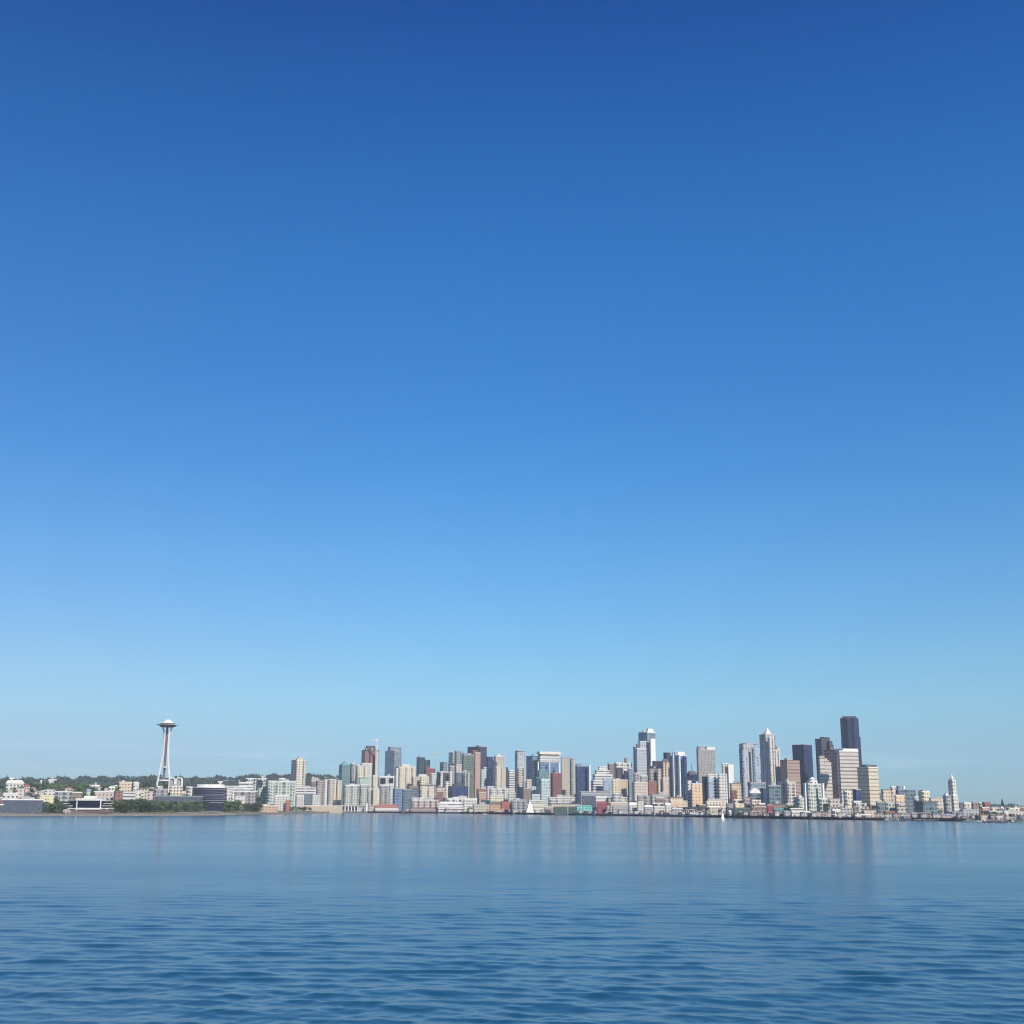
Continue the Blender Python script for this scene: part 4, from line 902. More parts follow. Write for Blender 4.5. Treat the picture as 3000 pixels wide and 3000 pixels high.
B('warehouse', 'grey brown warehouse past the cream yellow block', 8, 1570, 1960, 1592, 170, 'beige', .04, 16, 'roof_grey', wings=[('wing', 1565, 1640, 1585, -6, 'white', .06, 'roof_white')])
B('warehouse', 'long pale brown dock shed before the rose low block', 8, 1190, 1572, 1645, 80, 'shed_beige', .03, 12, 'roof_brown', lip=1.5, units=0)
B('warehouse', 'mauve brown dock warehouse below the slender white tower', 8, 572, 930, 1640, 70, 'shed_mauve', .03, 12, 'roof_blue', lip=1.5, units=0, wings=[('wing', 740, 920, 1600, 30, 'brown', .05, 'roof_blue')])
B('warehouse', 'pale speckled dock shed under the teal grey glass block', 8, 100, 432, 1615, 75, 'shed_white', .03, 12, 'roof_grey', units=0)
B('low_building', 'olive and brown sheds between pale dock shed and mauve warehouse', 8, 440, 575, 1640, 80, 'shed_orange', .05, 14, 'roof_green', units=0)
B('low_building', 'grey office row behind the long pale brown dock shed', 8, 900, 1200, 1560, 170, 'grey', .05, 16, 'roof_grey')

# ------------------------------------------------------------------ observation tower
Dn = Dof(2, 300, 570, 1000)
def nz(y, x=440):
    return at(px(2, x), py(2, y), Dn).z
K = Dn / FPX / 4.83 / math.cos(R(PITCH)) * 1.03          # metres per sheet unit at that distance
nx = at(px(2, 386), py(2, 1040), Dn).x
NX = at(px(2, 440), py(2, 210), Dn).x
nx = NX
gz = ground(nx, Dn) - 1
og = (nx, Dn, gz)
tow = empty('observation_tower', og, 'tall white observation tower with flying saucer top on hourglass legs', 'tower')
def ring(name, prof, mat, n=40):
    m = MB(); m.lathe([(r * K, nz(y)) for r, y in prof], n, nx, Dn); return m.build(name, mat, tow, og, True)
ring('saucer_dome', [(0, 135), (26, 139), (40, 148), (50, 160), (66, 175), (84, 188), (86, 194), (60, 196)], 'paint_white')
ring('observation_deck', [(90, 190), (96, 196), (96, 203), (80, 204)], 'dark_window')
ring('halo_ring', [(84, 208), (138, 205), (140, 209), (138, 214), (100, 217)], 'steel')
ring('underside', [(102, 214), (106, 222), (104, 232), (92, 240), (58, 246), (20, 250)], 'dark_window')
mast(tow, og, nx, Dn, nz(130), nz(98), 0.7, 'spire')
rad = [(245, 66), (280, 56), (330, 40), (400, 32), (500, 32), (600, 37), (700, 46), (800, 58), (900, 73), (1100, 100)]
for ang in (226, 346, 106):
    a = R(ang)
    m = MB()
    for (y0, r0), (y1, r1) in zip(rad, rad[1:]):
        for off in (-.7, .7):
            tx, ty = -math.sin(a) * off * 2.0, math.cos(a) * off * 2.0
            p = (nx + math.cos(a) * r0 * K + tx, Dn + math.sin(a) * r0 * K + ty, nz(y0))
            q = (nx + math.cos(a) * r1 * K + tx, Dn + math.sin(a) * r1 * K + ty, nz(y1))
            m.bar(p, q, 2.3, 2.6)
    m.build('leg', 'paint_white', tow, og)
m = MB()
m.prism([(nx + 2.8 * math.cos(k * math.pi / 3), Dn + 2.8 * math.sin(k * math.pi / 3)) for k in range(6)], gz, nz(246), True)
m.build('lift_shaft', 'core_brown', tow, og)
ring('skyline_platform', [(10, 822), (48, 820), (52, 812), (50, 804), (10, 802)], 'paint_white', 24)
ring('base_pavilion', [(0, 985), (84, 990), (86, 1003), (20, 1010)], 'paint_white', 24)

# white arches beside it
def arch(x0, x1, yt, back, label):
    D = Dof(2, x0, x1, back)
    p0, p1 = at(px(2, x0), py(2, yt), D), at(px(2, x1), py(2, yt), D)
    g = ground((p0.x + p1.x) / 2, D) - 1
    o3 = ((p0.x + p1.x) / 2, D, g)
    root = empty('lattice_arch', o3, label, 'arch', 'white lattice arches beside the observation tower')
    w = p1.x - p0.x
    zt = p0.z
    spring = zt - w * .55
    for y0 in (D, D + 7):
        m = MB()
        N = 10
        pts = []
        for k in range(N + 1):
            a = math.pi * k / N
            pts.append((p0.x + w / 2 - math.cos(a) * w / 2, y0, spring + math.sin(a) ** .7 * w * .55))
        pts = [(p0.x, y0, g)] + pts + [(p1.x, y0, g)]
        for a, b in zip(pts, pts[1:]):
            m.bar(a, b, w * .16, 1.8)
        m.build('arch_rib', 'paint_white', root, o3)
    m = MB(); m.box(p0.x + w * .12, p1.x - w * .12, D + 2.5, D + 4, g, spring + w * .3); m.build('lattice_panel', 'roof_grey', root, o3)
arch(466, 540, 960, 640, 'white pointed lattice arch next to the observation tower legs')
arch(566, 642, 958, 640, 'white pointed lattice arch standing over the pale lemon block')

# ------------------------------------------------------------------ terraced black glass office by the shore
D = Dof(1, 1075, 1430, 60)
def p1(x, y, d=0):
    return at(px(1, x), py(1, y), D + d)
c = p1(1250, 1400)
g = ground(c.x, D) - 1
og = (c.x, D + 12, g)
off = empty('terraced_office', og, 'terraced office with a black glass front in a white frame and stepped ledges', 'building')
def slab(name, x0, x1, y0, y1, d0, d1, mat):
    a, b = p1(x0, y1), p1(x1, y0)
    m = MB(); m.box(a.x, b.x, D + d0, D + d1, a.z, b.z); return m.build(name, mat, off, og)
slab('glass_front', 1098, 1412, 1282, 1385, 0, 26, 'dark_window')
slab('frame', 1075, 1436, 1252, 1281, -1.5, 27, 'roof_white')
slab('frame', 1075, 1097, 1282, 1432, -1.2, 26, 'paint_white')
slab('frame', 1413, 1435, 1282, 1395, -1.2, 26, 'paint_white')
slab('frame', 1070, 1436, 1386, 1408, -1.6, 26, 'paint_white')
slab('penthouse', 1165, 1315, 1215, 1251, 8, 22, 'paint_cream')
slab('base', 960, 1550, 1409, 1450, 0, 26, 'core_brown')
for i, (a, b, y) in enumerate(((955, 1500, 1282), (985, 1475, 1318), (1020, 1455, 1352))):
    slab('dark_storey', a, 1074, y + 6, y + 36, .2, 25, 'dark_window')
    slab('dark_storey', 1437, b, y + 6, y + 36, .2, 25, 'dark_window')
    e = 870 + i * 22
    slab('ledge', e, a + 8, y + 1, y + 8, -1, 25, 'paint_white')
    slab('ledge', b - 8, 1550 - i * 14, y + 1, y + 8, -1, 25, 'paint_white')
slab('ledge', 960, 1069, 1388, 1398, -1, 25, 'paint_white')
slab('ledge', 1437, 1550, 1386, 1396, -1, 25, 'paint_white')

# ------------------------------------------------------------------ curved banded glass office
D = Dof(2, 780, 1215, 150)
a, b = at(px(2, 782), py(2, 1100), D), at(px(2, 1214), py(2, 1100), D)
g = ground((a.x + b.x) / 2, D) - 1
og = ((a.x + b.x) / 2, D + 20, g)
cur = empty('curved_office', og, 'dark blue curved glass office with white horizontal bands and white roof', 'building')
w = b.x - a.x
arc = [(a.x + w * k / 16, D + 18 - 18 * math.sin(math.pi * (.12 + .76 * k / 16)) + 4) for k in range(17)] + [(b.x, D + 40), (a.x, D + 40)]
m = MB(); m.prism(arc, g, a.z, False); m.build('wall', 'midnight', cur, og)
m = MB(); m.prism(inset(arc, -1.2), a.z, a.z + 1.6, True, True); m.build('roof', 'roof_white', cur, og)
zz = at(px(2, 1000), py(2, 1052), D + 20).z
m = MB(); m.prism(inset(arc, 6), a.z + 1.6, zz, True); m.build('penthouse', 'roof_white', cur, og)
for y in (1122, 1160, 1192, 1216, 1246, 1280, 1308):
    z = at(px(2, 1000), py(2, y), D).z
    m = MB(); m.prism(inset(arc, -.5), z - .25, z + .25, True, True); m.build('spandrel_band', 'steel', cur, og)

# ------------------------------------------------------------------ cranes
def crane(reg, x, yt, back, jib, label, mat, w=1.6, cj=.3):
    D = Dof(reg, x, x, back)
    t = at(px(reg, x), py(reg, yt), D)
    g = ground(t.x, D) - 1
    o3 = (t.x, D, g)
    root = empty('tower_crane', o3, label, 'crane', None)
    m = MB()
    s = w
    for i, j in ((-1, -1), (1, -1), (1, 1), (-1, 1)):
        m.bar((t.x + i * s, D + j * s, g), (t.x + i * s, D + j * s, t.z), .7)
    z, k = g, 0
    while z < t.z - 6:
        for j in (-1, 1):
            m.bar((t.x - s * (1 - 2 * (k % 2)), D + j * s, z), (t.x + s * (1 - 2 * (k % 2)), D + j * s, z + 6), .45)
            m.bar((t.x - s, D + j * s, z), (t.x + s, D + j * s, z), .5)
        z += 6; k += 1
    m.build('mast', mat, root, o3)
    m = MB()
    e = t.x + jib
    c2 = t.x - jib * cj
    m.bar((c2, D, t.z - 7), (e, D, t.z - 7), .9, 1.4)
    m.bar((t.x, D, t.z - 4.6), (t.x + jib * .96, D, t.z - 5.6), .7)
    n = 14
    for q in range(n):
        xa = t.x + jib * .96 * q / n; xb = t.x + jib * .96 * (q + 1) / n
        m.bar((xa, D, t.z - 7), (xb, D, t.z - 5.2), .35)
    m.build('jib', mat, root, o3)
    m = MB(); m.bar((t.x, D, t.z + 2), (t.x + jib * .6, D, t.z - 5), .3); m.bar((t.x, D, t.z + 2), (c2, D, t.z - 6.5), .3); m.build('tie_bars', 'steel', root, o3)
    m = MB(); m.box(min(c2, c2 + 5), max(c2, c2 + 5), D - 1, D + 1, t.z - 10.5, t.z - 7.6); m.build('counterweight', 'concrete_raw', root, o3)
    m = MB(); m.box(t.x + 1.8, t.x + 4, D - 1.2, D + 1.2, t.z - 10, t.z - 7.6); m.build('cab', mat, root, o3)
crane(3, 1470, 400, 800, -20, 'white lattice tower crane against the rust red unfinished tower', 'paint_white', 2.0, .5)
crane(4, 368, 585, 900, 14, 'thin yellow tower crane beside the dark teal tower', 'crane_yellow', 1.0, .5)

# ------------------------------------------------------------------ elevated roadway
def viaduct():
    xs = np.linspace(1665, 2300, 30)
    c = [at(float(x), 2350, float(shore(t_of(float(x)))) + 112) for x in xs]
    o3 = (c[15].x, c[15].y, 0)
    root = empty('elevated_roadway', o3, 'long double deck concrete roadway on columns behind the piers', 'roadway')
    for k, (z, nm) in enumerate(((9.0, 'lower_deck'), (16.0, 'upper_deck'))):
        m = MB()
        for a, b in zip(c, c[1:]):
            d = (b - a); d.z = 0; d.normalize()
            n = Vector((-d.y, d.x, 0)) * 7
            a0, b0 = Vector((a.x, a.y, z)), Vector((b.x, b.y, z))
            for s0, s1, h0, h1 in ((-1, 1, 0, 1.3), (-1, -.95, 1.3, 2.4), (.95, 1, 1.3, 2.4)):
                poly = [a0 + n * s0, b0 + n * s0, b0 + n * s1, a0 + n * s1]
                m.prism([(p.x, p.y) for p in poly], z + h0, z + h1, True, True)
        m.build(nm, 'concrete_raw', root, o3)
    for i, a in enumerate(c):
        d = (c[min(i + 1, 29)] - c[max(i - 1, 0)]); d.z = 0; d.normalize()
        n = Vector((-d.y, d.x, 0)) * 6
        for s in (-1, 1):
            p = a + n * s
            m = MB(); m.prism([(p.x - .8, p.y - .8), (p.x + .8, p.y - .8), (p.x + .8, p.y + .8), (p.x - .8, p.y + .8)], ground(p.x, p.y) - 1, 15.9, False)
            m.build('column', 'concrete_raw', root, o3)
viaduct()

# ------------------------------------------------------------------ piers
def pier(x0, x1, label, group='timber piers along the waterfront', rail='timber'):
    def dq(x):
        return float(shore(t_of(x)))
    A, Bq = at(x0, 2380, dq(x0)), at(x1, 2380, dq(x1))
    A.z = Bq.z = 0
    f0, f1 = A.normalized() * 64, Bq.normalized() * 64
    o3 = ((A.x + Bq.x) / 2, (A.y + Bq.y) / 2, 0)
    root = empty('pier', o3, label, 'pier', group)
    m = MB(); m.prism([(p.x, p.y) for p in (A, Bq, Bq + f1, A + f0)], 2.5, 3.4, True, True); m.build('deck', 'timber', root, o3)
    d = (Bq - A); L = d.length; d.normalize()
    nn = Vector((d.y, -d.x, 0))
    m = MB(); q = [A - nn * -.0 + nn * .3, Bq + nn * .3, Bq, A]
    m.prism([(p.x, p.y) for p in q], 2.3, 4.3, True, True); m.build('bull_rail', rail, root, o3)
    n = max(3, int(L / 9))
    for k in range(n + 1):
        p = A + d * (L * (.02 + .96 * k / n)) + A.normalized() * 1.2
        m = MB(); m.prism([(p.x + .45 * math.cos(j * 1.047), p.y + .45 * math.sin(j * 1.047)) for j in range(6)], -4, 2.5, False)
        m.build('pile', 'timber', root, o3)
for x0, x1, lab in [(1076, 1180, 'timber pier carrying the red roofed colonnade hall'), (1184, 1288, 'timber pier under the rose coloured low shed'),
                    (1290, 1376, 'dark edged pier in front of the white terraced building'), (1380, 1432, 'short pier by the small motorboat'),
                    (1434, 1504, 'pier beneath the red and orange warehouses'), (1508, 1622, 'dark pier edge behind the big white sail'),
                    (1666, 1742, 'pile pier under the turquoise shed'), (1745, 1792, 'pile pier under the crimson shed'),
                    (1795, 1842, 'pile pier under the beige flat shed'), (1845, 1916, 'pile pier under the aquarium sheds'),
                    (1920, 2000, 'pile pier under the crowded white sheds'), (2004, 2072, 'pier with open dock frames'),
                    (2075, 2150, 'pier under the big cream shed'), (2153, 2246, 'pier under the dark and brown wharf sheds'),
                    (2249, 2316, 'pier under the rose and teal wharf sheds'), (2320, 2376, 'pier at the white ferry terminal'),
                    (2380, 2505, 'long dark pier beside the white ferry terminal'), (2508, 2592, 'pier before the terminal hall with flat dark roof'),
                    (2670, 2760, 'low wharf below the pale speckled dock shed'), (2762, 2840, 'low wharf below the mauve dock warehouse')]:
    pier(x0, x1, lab, rail='concrete_raw' if 1660 < x0 < 2010 else 'timber')

# colonnade shed and red roofed hall
B('pier_hall', 'low pier hall with dull red roof over a white colonnade', 3, 1440, 1772, 1378, 36, 'shed_mauve', .03, 10, 'roof_red', pitch=7, lip=1.5, wings=[('portico', 1436, 1768, 1392, -14, 'shed_white', .02, 'roof_white'), ('wing', 1350, 1445, 1345, 6, 'beige', .05, 'roof_grey')])
def colonnade():
    D = Dof(3, 970, 1220, 30)
    a, b = at(px(3, 968), py(3, 1350), D), at(px(3, 1310), py(3, 1350), D)
    g = ground(a.x, D) - 1
    o3 = ((a.x + b.x) / 2, D, g)
    root = empty('colonnade_shed', o3, 'white waterfront shed front with five black panels for shaded gaps between columns', 'shed')
    m = MB(); m.box(a.x, b.x, D + 1.6, D + 16, g, a.z - 1.5); m.build('wall', 'shed_white', root, o3)
    m = MB(); m.box(a.x - .6, b.x + .6, D - .6, D + 17, a.z - 1.5, a.z); m.build('roof', 'roof_cream', root, o3)
    for k in range(6):
        x = a.x + (b.x - a.x) * .72 * k / 5.5
        m = MB(); m.box(x, x + 2.6, D, D + 1.5, g, a.z - 1.5); m.build('column', 'paint_white', root, o3)
        if k < 5:
            m = MB(); m.box(x + 2.6, x + (b.x - a.x) * .72 / 5.5, D + 1.2, D + 1.5, g + 3, a.z - 2.5); m.build('gap_shade_panel', 'black', root, o3)  # black panel puts the shade between columns into colour
colonnade()
def dock_frames():
    rr = random.Random(11)
    for i, x in enumerate(np.linspace(1990, 2062, 7)):
        D = float(shore(t_of(float(x)))) + 10 + rr.uniform(0, 22)
        p = at(float(x), 2380, D)
        o3 = (p.x, D, 3.4)
        root = empty('dock_frame', o3, 'grey white open dock frame on the pier between white and cream sheds', 'frame', 'dock frames on the pier')
        h, w = rr.uniform(7, 11), rr.uniform(4, 6)
        for sx_ in (-1, 1):
            m = MB(); m.box(p.x + sx_ * w / 2 - .4, p.x + sx_ * w / 2 + .4, D - .4, D + .4, 3.4, 3.4 + h); m.build('post', 'paint_white', root, o3)
        m = MB(); m.box(p.x - w / 2 - 1, p.x + w / 2 + 1, D - 1.6, D + 1.6, 3.4 + h, 4.4 + h); m.build('crossbeam', rr.choice(['paint_white', 'concrete_raw', 'roof_grey']), root, o3)
        m = MB(); m.box(p.x - w / 2 + .5, p.x + w / 2 - .5, D - .2, D + 2.5, 3.4, 3.4 + h * .5); m.build('hoist_house', rr.choice(['shed_grey', 'shed_beige', 'shed_white']), root, o3)
dock_frames()

# sea wall along the northern city shore
m = MB()
xs = np.linspace(690, 1074, 40)
q = [onwater(float(x), 0 + np.interp(x, SH_X, [s[1] for s in SHORE_PX]) + .2) for x in xs]
for a, b in zip(q, q[1:]):
    f = a.normalized() * 2.0
    m.prism([(a.x, a.y), (b.x, b.y), (b.x + f.x, b.y + f.y), (a.x + f.x, a.y + f.y)], -3, 3.6, True)
tag(m.build('sea_wall', 'rubble'), 'long brown stone sea wall under the very long beige shed', 'wall')

# shore rocks: uncountable rubble along the park bank
m = MB()
rr = random.Random(2)
for i in range(2600):
    x = rr.uniform(-60, 700)
    s = rr.uniform(.5, 1.5)
    Y = float(shore(t_of(x))) + rr.uniform(-3, 9)
    X = t_of(x) * Y
    z = ground(X, Y)
    m.prism([(X + s * rr.uniform(.7, 1.2) * math.cos(k * 1.257 + s), Y + s * rr.uniform(.7, 1.2) * math.sin(k * 1.257 + s)) for k in range(5)], z - .6, z + s * rr.uniform(.4, .9), True, scale_top=rr.uniform(.4, .8))
tag(m.build('rocks', 'rubble'), 'grey shore rocks along the grassy bank', 'rocks', kind='stuff')

# ------------------------------------------------------------------ boats
def hullmesh(L, W, H, n=9, draft=.5):
    m = MB()
    ring_ = []
    for k in range(n + 1):
        u = k / n
        x = -L / 2 + L * u
        w = W / 2 * (1 - (2 * abs(u - .42)) ** 2.6) if u > .42 else W / 2 * (1 - .35 * ((.42 - u) / .42) ** 2)
        w = max(w, .04)
        sheer = H * (1 + .28 * (u - .3) ** 2 * 2)
        ring_.append([(x, -w, sheer), (x, -w * .75, 0), (x, 0, -draft), (x, w * .75, 0), (x, w, sheer)])
    for a, b in zip(ring_, ring_[1:]):
        for i in range(4):
            m.face([a[i], a[i + 1], b[i + 1], b[i]])
        m.face([a[4], a[0], b[0], b[4]])
    m.face(list(reversed(ring_[0]))); m.face(ring_[-1])
    return m
def sail(parent, tack, head, clew, belly, name):
    tack, head, clew = Vector(tack), Vector(head), Vector(clew)
    m = MB(); N = 6
    nrm = (head - tack).cross(clew - tack).normalized()
    def pt(u, v):
        p = tack.lerp(head, v); e = clew.lerp(head, v)
        q = p.lerp(e, u)
        return q + nrm * belly * math.sin(math.pi * u) * math.sin(math.pi * min(1, v + .25))
    for side in (.03, -.03):
        for i in range(N):
            for j in range(N):
                f = [pt(i / N, j / N), pt((i + 1) / N, j / N), pt((i + 1) / N, (j + 1) / N), pt(i / N, (j + 1) / N)]
                f = [p + nrm * side for p in f]
                m.face(f if side > 0 else f[::-1])
    return m.build(name, 'sailcloth', parent)
def sailboat(x, y, mast_h, L, rot, label, spin):
    p = onwater(x, y)
    root = empty('sailboat', (p.x, p.y, 0), label, 'boat')
    root.rotation_euler.z = R(rot)
    h = hullmesh(L, L * .28, 1.2).build('hull', 'paint_white', root)
    m = MB(); m.box(-L * .12, L * .18, -L * .08, L * .08, 1.2, 1.9); m.build('cabin', 'paint_white', root)
    m = MB(); m.bar((L * .08, 0, 1), (L * .08, 0, mast_h), .22); m.build('mast', 'steel', root)
    m = MB(); m.bar((L * .08, 0, 2.2), (-L * .45, 0, 2.2), .18); m.build('boom', 'steel', root)
    sail(root, (L * .06, 0, 2.4), (L * .06, 0, mast_h), (-L * .43, L * .06, 2.4), .5, 'mainsail')
    sail(root, (L * .5, 0, 1.5), (L * .1, 0, mast_h * .9), (L * .02, -L * .1, 1.9), .5, 'headsail')
    if spin:
        sail(root, (L * .55, 0, 1.8), (L * .12, 0, mast_h * .95), (L * .05, L * .22, 2.2), 1.2, 'spinnaker')
    return root
def scaled_boat(x, y, htop, Lpx, rot, label, spin):
    d = onwater(x, y).y
    k = d / FPX
    sailboat(x, y, (y - htop) * k, Lpx * k, rot, label, spin)
scaled_boat(1552, 2386, 2342, 26, 20, 'large white sailboat under full sail before the waterfront', False)
scaled_boat(2118, 2404, 2376, 14, 40, 'small white sailboat with a slim sail near the big cream pier shed', False)
def motorboat(x, y, Lpx, label, group=None, rot=0, mat='paint_white', tall=1.0):
    p = onwater(x, y)
    k = p.y / FPX
    L = Lpx * k
    root = empty('motorboat', (p.x, p.y, 0), label, 'boat', group)
    root.rotation_euler.z = R(rot)
    hullmesh(L, L * .3, L * .1 * tall).build('hull', mat, root)
    m = MB(); m.prism([(-L * .25, -L * .1), (L * .15, -L * .1), (L * .15, L * .1), (-L * .25, L * .1)], L * .1 * tall, L * .2 * tall, True, scale_top=.8); m.build('cabin', 'paint_white', root)
    m = MB(); m.prism([(-L * .12, -L * .085), (L * .12, -L * .085), (L * .12, L * .085), (-L * .12, L * .085)], L * .13 * tall, L * .17 * tall, True); m.build('window', 'dark_window', root)
    m = MB(); m.bar((-L * .05, 0, L * .19 * tall), (-L * .05, 0, L * .36 * tall), L * .012); m.build('mast', 'steel', root)
motorboat(1420, 2385.5, 12, 'small white motorboat off the short pier')
for x, y, L, lab in [(2598, 2402, 9, 'white launch moored by the grey boxy office'), (2634, 2403, 14, 'white cabin boat beside the dark navy ship'), (2661, 2403, 10, 'white launch behind the stern of the dark navy ship'),
                     (2866, 2407, 18, 'white cabin cruiser beside the grey green ship'), (2884, 2408, 9, 'little white boat between cruiser and dark barges'), (2934, 2409, 12, 'white launch among the dark barges')]:
    motorboat(x, y, L, lab, 'white boats moored at the southern docks', random.uniform(-25, 25))
def ship(x, y, Lpx, hpx, label, hull, houses):
    p = onwater(x, y)
    k = p.y / FPX
    L, H = Lpx * k, hpx * k
    root = empty('moored_ship', (p.x, p.y, 0), label, 'ship')
    hullmesh(L, L * .17, H, 12, 1.5).build('hull', hull, root)
    for u0, u1, z0, z1, mt in houses:
        m = MB(); m.box(-L / 2 + u0 * L, -L / 2 + u1 * L, -L * .06, L * .06, H * z0, H * z1); m.build('deckhouse', mt, root)
        m = MB(); m.box(-L / 2 + (u0 + .02) * L, -L / 2 + (u1 - .02) * L, -L * .0605, L * .0605, H * (z0 + (z1 - z0) * .5), H * (z0 + (z1 - z0) * .75)); m.build('window', 'dark_window', root)
    m = MB(); m.bar((0, 0, H), (0, 0, H * 3.2), L * .008); m.build('mast', 'steel', root)
ship(2650, 2404.5, 30, 6, 'dark navy ship moored at the southern dock', 'hull_dark', [(.2, .5, 1, 1.9, 'hull_dark'), (.5, .75, 1, 1.5, 'roof_blue')])
ship(2842, 2409, 44, 5, 'grey green ship moored beside the white cabin cruiser', 'hull_green', [(.25, .45, 1, 1.8, 'roof_grey')])
ship(2896, 2410, 34, 4, 'dark barge beyond the white cabin cruiser', 'hull_dark', [(.1, .3, 1, 2.0, 'paint_white')])
ship(2934, 2411, 36, 4, 'dark barge with a grey deckhouse amidships', 'hull_dark', [(.45, .6, 1, 2.0, 'roof_grey')])
ship(2982, 2410.5, 40, 3.5, 'dark olive barge farthest south along the docks', 'hull_green', [(.05, .2, 1, 2.0, 'paint_white')])
ship(1330, 2383.5, 62, 4.5, 'long low dark hulled tour boat moored by the white terraced building', 'hull_dark', [(.1, .75, 1, 1.5, 'paint_white')])

# ------------------------------------------------------------------ trees
def crown_mesh(name, seed, conifer, n, mat, leaf):
    rr = random.Random(seed)
    m = MB()
    cl = [(rr.gauss(0, .28), rr.gauss(0, .28), rr.uniform(.25, .95), rr.uniform(.16, .32)) for _ in range(11)]
    for i in range(n):
        if conifer:
            h = rr.random() ** 1.3
            r = (1 - h) * .26 * (.55 + .45 * rr.random()) * (1 - .3 * (int(h * 9) % 2))
            a = rr.uniform(0, 6.283)
            c = Vector((r * math.cos(a), r * math.sin(a), .08 + .92 * h))
        else:
            q = rr.choice(cl)
            d = Vector((rr.gauss(0, 1), rr.gauss(0, 1), rr.gauss(0, .85))).normalized() * q[3] * rr.uniform(.55, 1.05)
            c = Vector(q[:3]) + d
            c.z = max(c.z, .14)
        s = leaf * rr.uniform(.6, 1.3)
        u = Vector((rr.gauss(0, 1), rr.gauss(0, 1), rr.gauss(0, 1))).normalized()
        v = u.orthogonal().normalized()
        m.face([c - u * s - v * s * .6, c + u * s - v * s * .7, c + u * s * .8 + v * s * .7, c - u * s * .9 + v * s * .6])
    o = m.build(name, mat)
    return o
def trunk_mesh(seed, conifer):
    rr = random.Random(seed)
    m = MB()
    top = .9 if conifer else .5
    N = 6
    for k in range(6):
        a, b = k * 1.047, (k + 1) * 1.047
        m.face([(.03 * math.cos(a), .03 * math.sin(a), -.05), (.03 * math.cos(b), .03 * math.sin(b), -.05),
                (.012 * math.cos(b), .012 * math.sin(b), top), (.012 * math.cos(a), .012 * math.sin(a), top)])
    if not conifer:
        for k in range(5):
            a = rr.uniform(0, 6.28)
            m.bar((0, 0, rr.uniform(.25, .45)), (.26 * math.cos(a), .26 * math.sin(a), rr.uniform(.55, .8)), .016)
    return m.build('trunk', 'bark')
PROT = []
for i, (con, mt) in enumerate([(0, 'leaf'), (0, 'leaf'), (0, 'leaf_dark'), (0, 'leaf_dark'), (1, 'needle'), (1, 'needle')]):
    cme = crown_mesh('crown', 20 + i, con, 520, mt, .055)
    tme = trunk_mesh(40 + i, con)
    PROT.append((tme.data, cme.data))
    for o in (cme, tme):
        bpy.data.objects.remove(o)
def tree(X, Y, h, kind, label, group, spread=1.0):
    z = ground(X, Y) - .2
    name = 'conifer_tree' if kind > 3 else 'leafy_tree'
    root = empty(name, (X, Y, z), label, 'tree', group)
    root.rotation_euler.z = random.uniform(0, 6.28)
    root.scale = (h * spread, h * spread, h)
    for me, nm in zip(PROT[kind], ('trunk', 'crown')):
        o = bpy.data.objects.new(nm, me)
        col.objects.link(o)
        o.parent = root
def grove(x0, x1, b0, b1, n, h0, h1, kinds, label, group, seed, spread=1.15):
    rr = random.Random(seed)
    for i in range(n):
        x = x0 + (x1 - x0) * (i + rr.uniform(.1, .9)) / n
        t = t_of(x)
        Y = float(shore(t)) + rr.uniform(b0, b1)
        tree(t * Y, Y, rr.uniform(h0, h1), rr.choice(kinds), label, group, spread * rr.uniform(.85, 1.2))
grove(402, 600, 80, 130, 24, 11, 17, (0, 1, 2, 3), 'leafy green tree in the long shore grove before the flat green roofed building', 'trees of the long shore grove', 1)
grove(402, 440, 60, 90, 4, 17, 21, (0, 2), 'tall leafy tree at the thick end of the shore grove', 'tall trees ending the shore grove', 2)
grove(652, 702, 70, 120, 8, 13, 19, (0, 1, 2), 'leafy tree in the clump beside the curved glass office', 'tree clump beside the curved office', 3)
grove(714, 756, 70, 110, 7, 11, 17, (1, 2, 3), 'leafy tree before the big pale apartment block', 'trees before the pale apartment block', 4)
grove(122, 182, 60, 110, 8, 9, 15, (2, 3), 'dark leafy tree between the grey warehouse and the terraced office', 'trees between warehouse and terraced office', 5)
grove(320, 400, 60, 120, 11, 10, 18, (2, 3, 0), 'dark leafy tree between the terraced office and the shore grove', 'trees beside the terraced office', 6)
grove(848, 1010, 85, 120, 18, 7, 10, (0, 1, 3), 'small street tree in the row below the blank white blocks', 'street trees below the white blocks', 7)
grove(228, 270, 420, 620, 8, 14, 20, (0, 1), 'bright green tree on the slope above the low pinkish building', 'bright hillside trees', 8)
grove(10, 420, 150, 1250, 95, 10, 17, (0, 1, 2, 3, 4), 'tree scattered between the houses of the northern slope', 'trees on the northern slope', 9)
grove(60, 400, 100, 330, 34, 9, 15, (0, 1, 2, 3), 'leafy tree between the low white blocks just behind the northern bank', 'trees behind the northern bank', 21)
grove(420, 760, 350, 1250, 60, 10, 17, (0, 2, 3, 4), 'tree between the low roofs around the observation tower', 'trees around the observation tower', 10)
grove(1650, 1690, 160, 260, 7, 14, 20, (2, 3, 0), 'grey green tree below the twin slab tower', 'trees below the twin slab tower', 11)
grove(1822, 1880, 170, 290, 11, 15, 24, (2, 3), 'dark tree on the bluff next to the cream market hall', 'bluff trees beside the market hall', 12)
grove(1895, 1955, 120, 260, 7, 12, 18, (2, 3, 0), 'dark tree on the bluff above the central piers', 'bluff trees above the central piers', 13)
grove(2140, 2230, 90, 240, 8, 9, 14, (1, 2), 'leafy tree among the small blocks above the brown wharf sheds', 'trees above the brown wharf sheds', 14)
grove(2310, 2335, 100, 170, 3, 13, 18, (2, 3), 'dark tree beside the small white capped block', 'trees by the white capped block', 15)
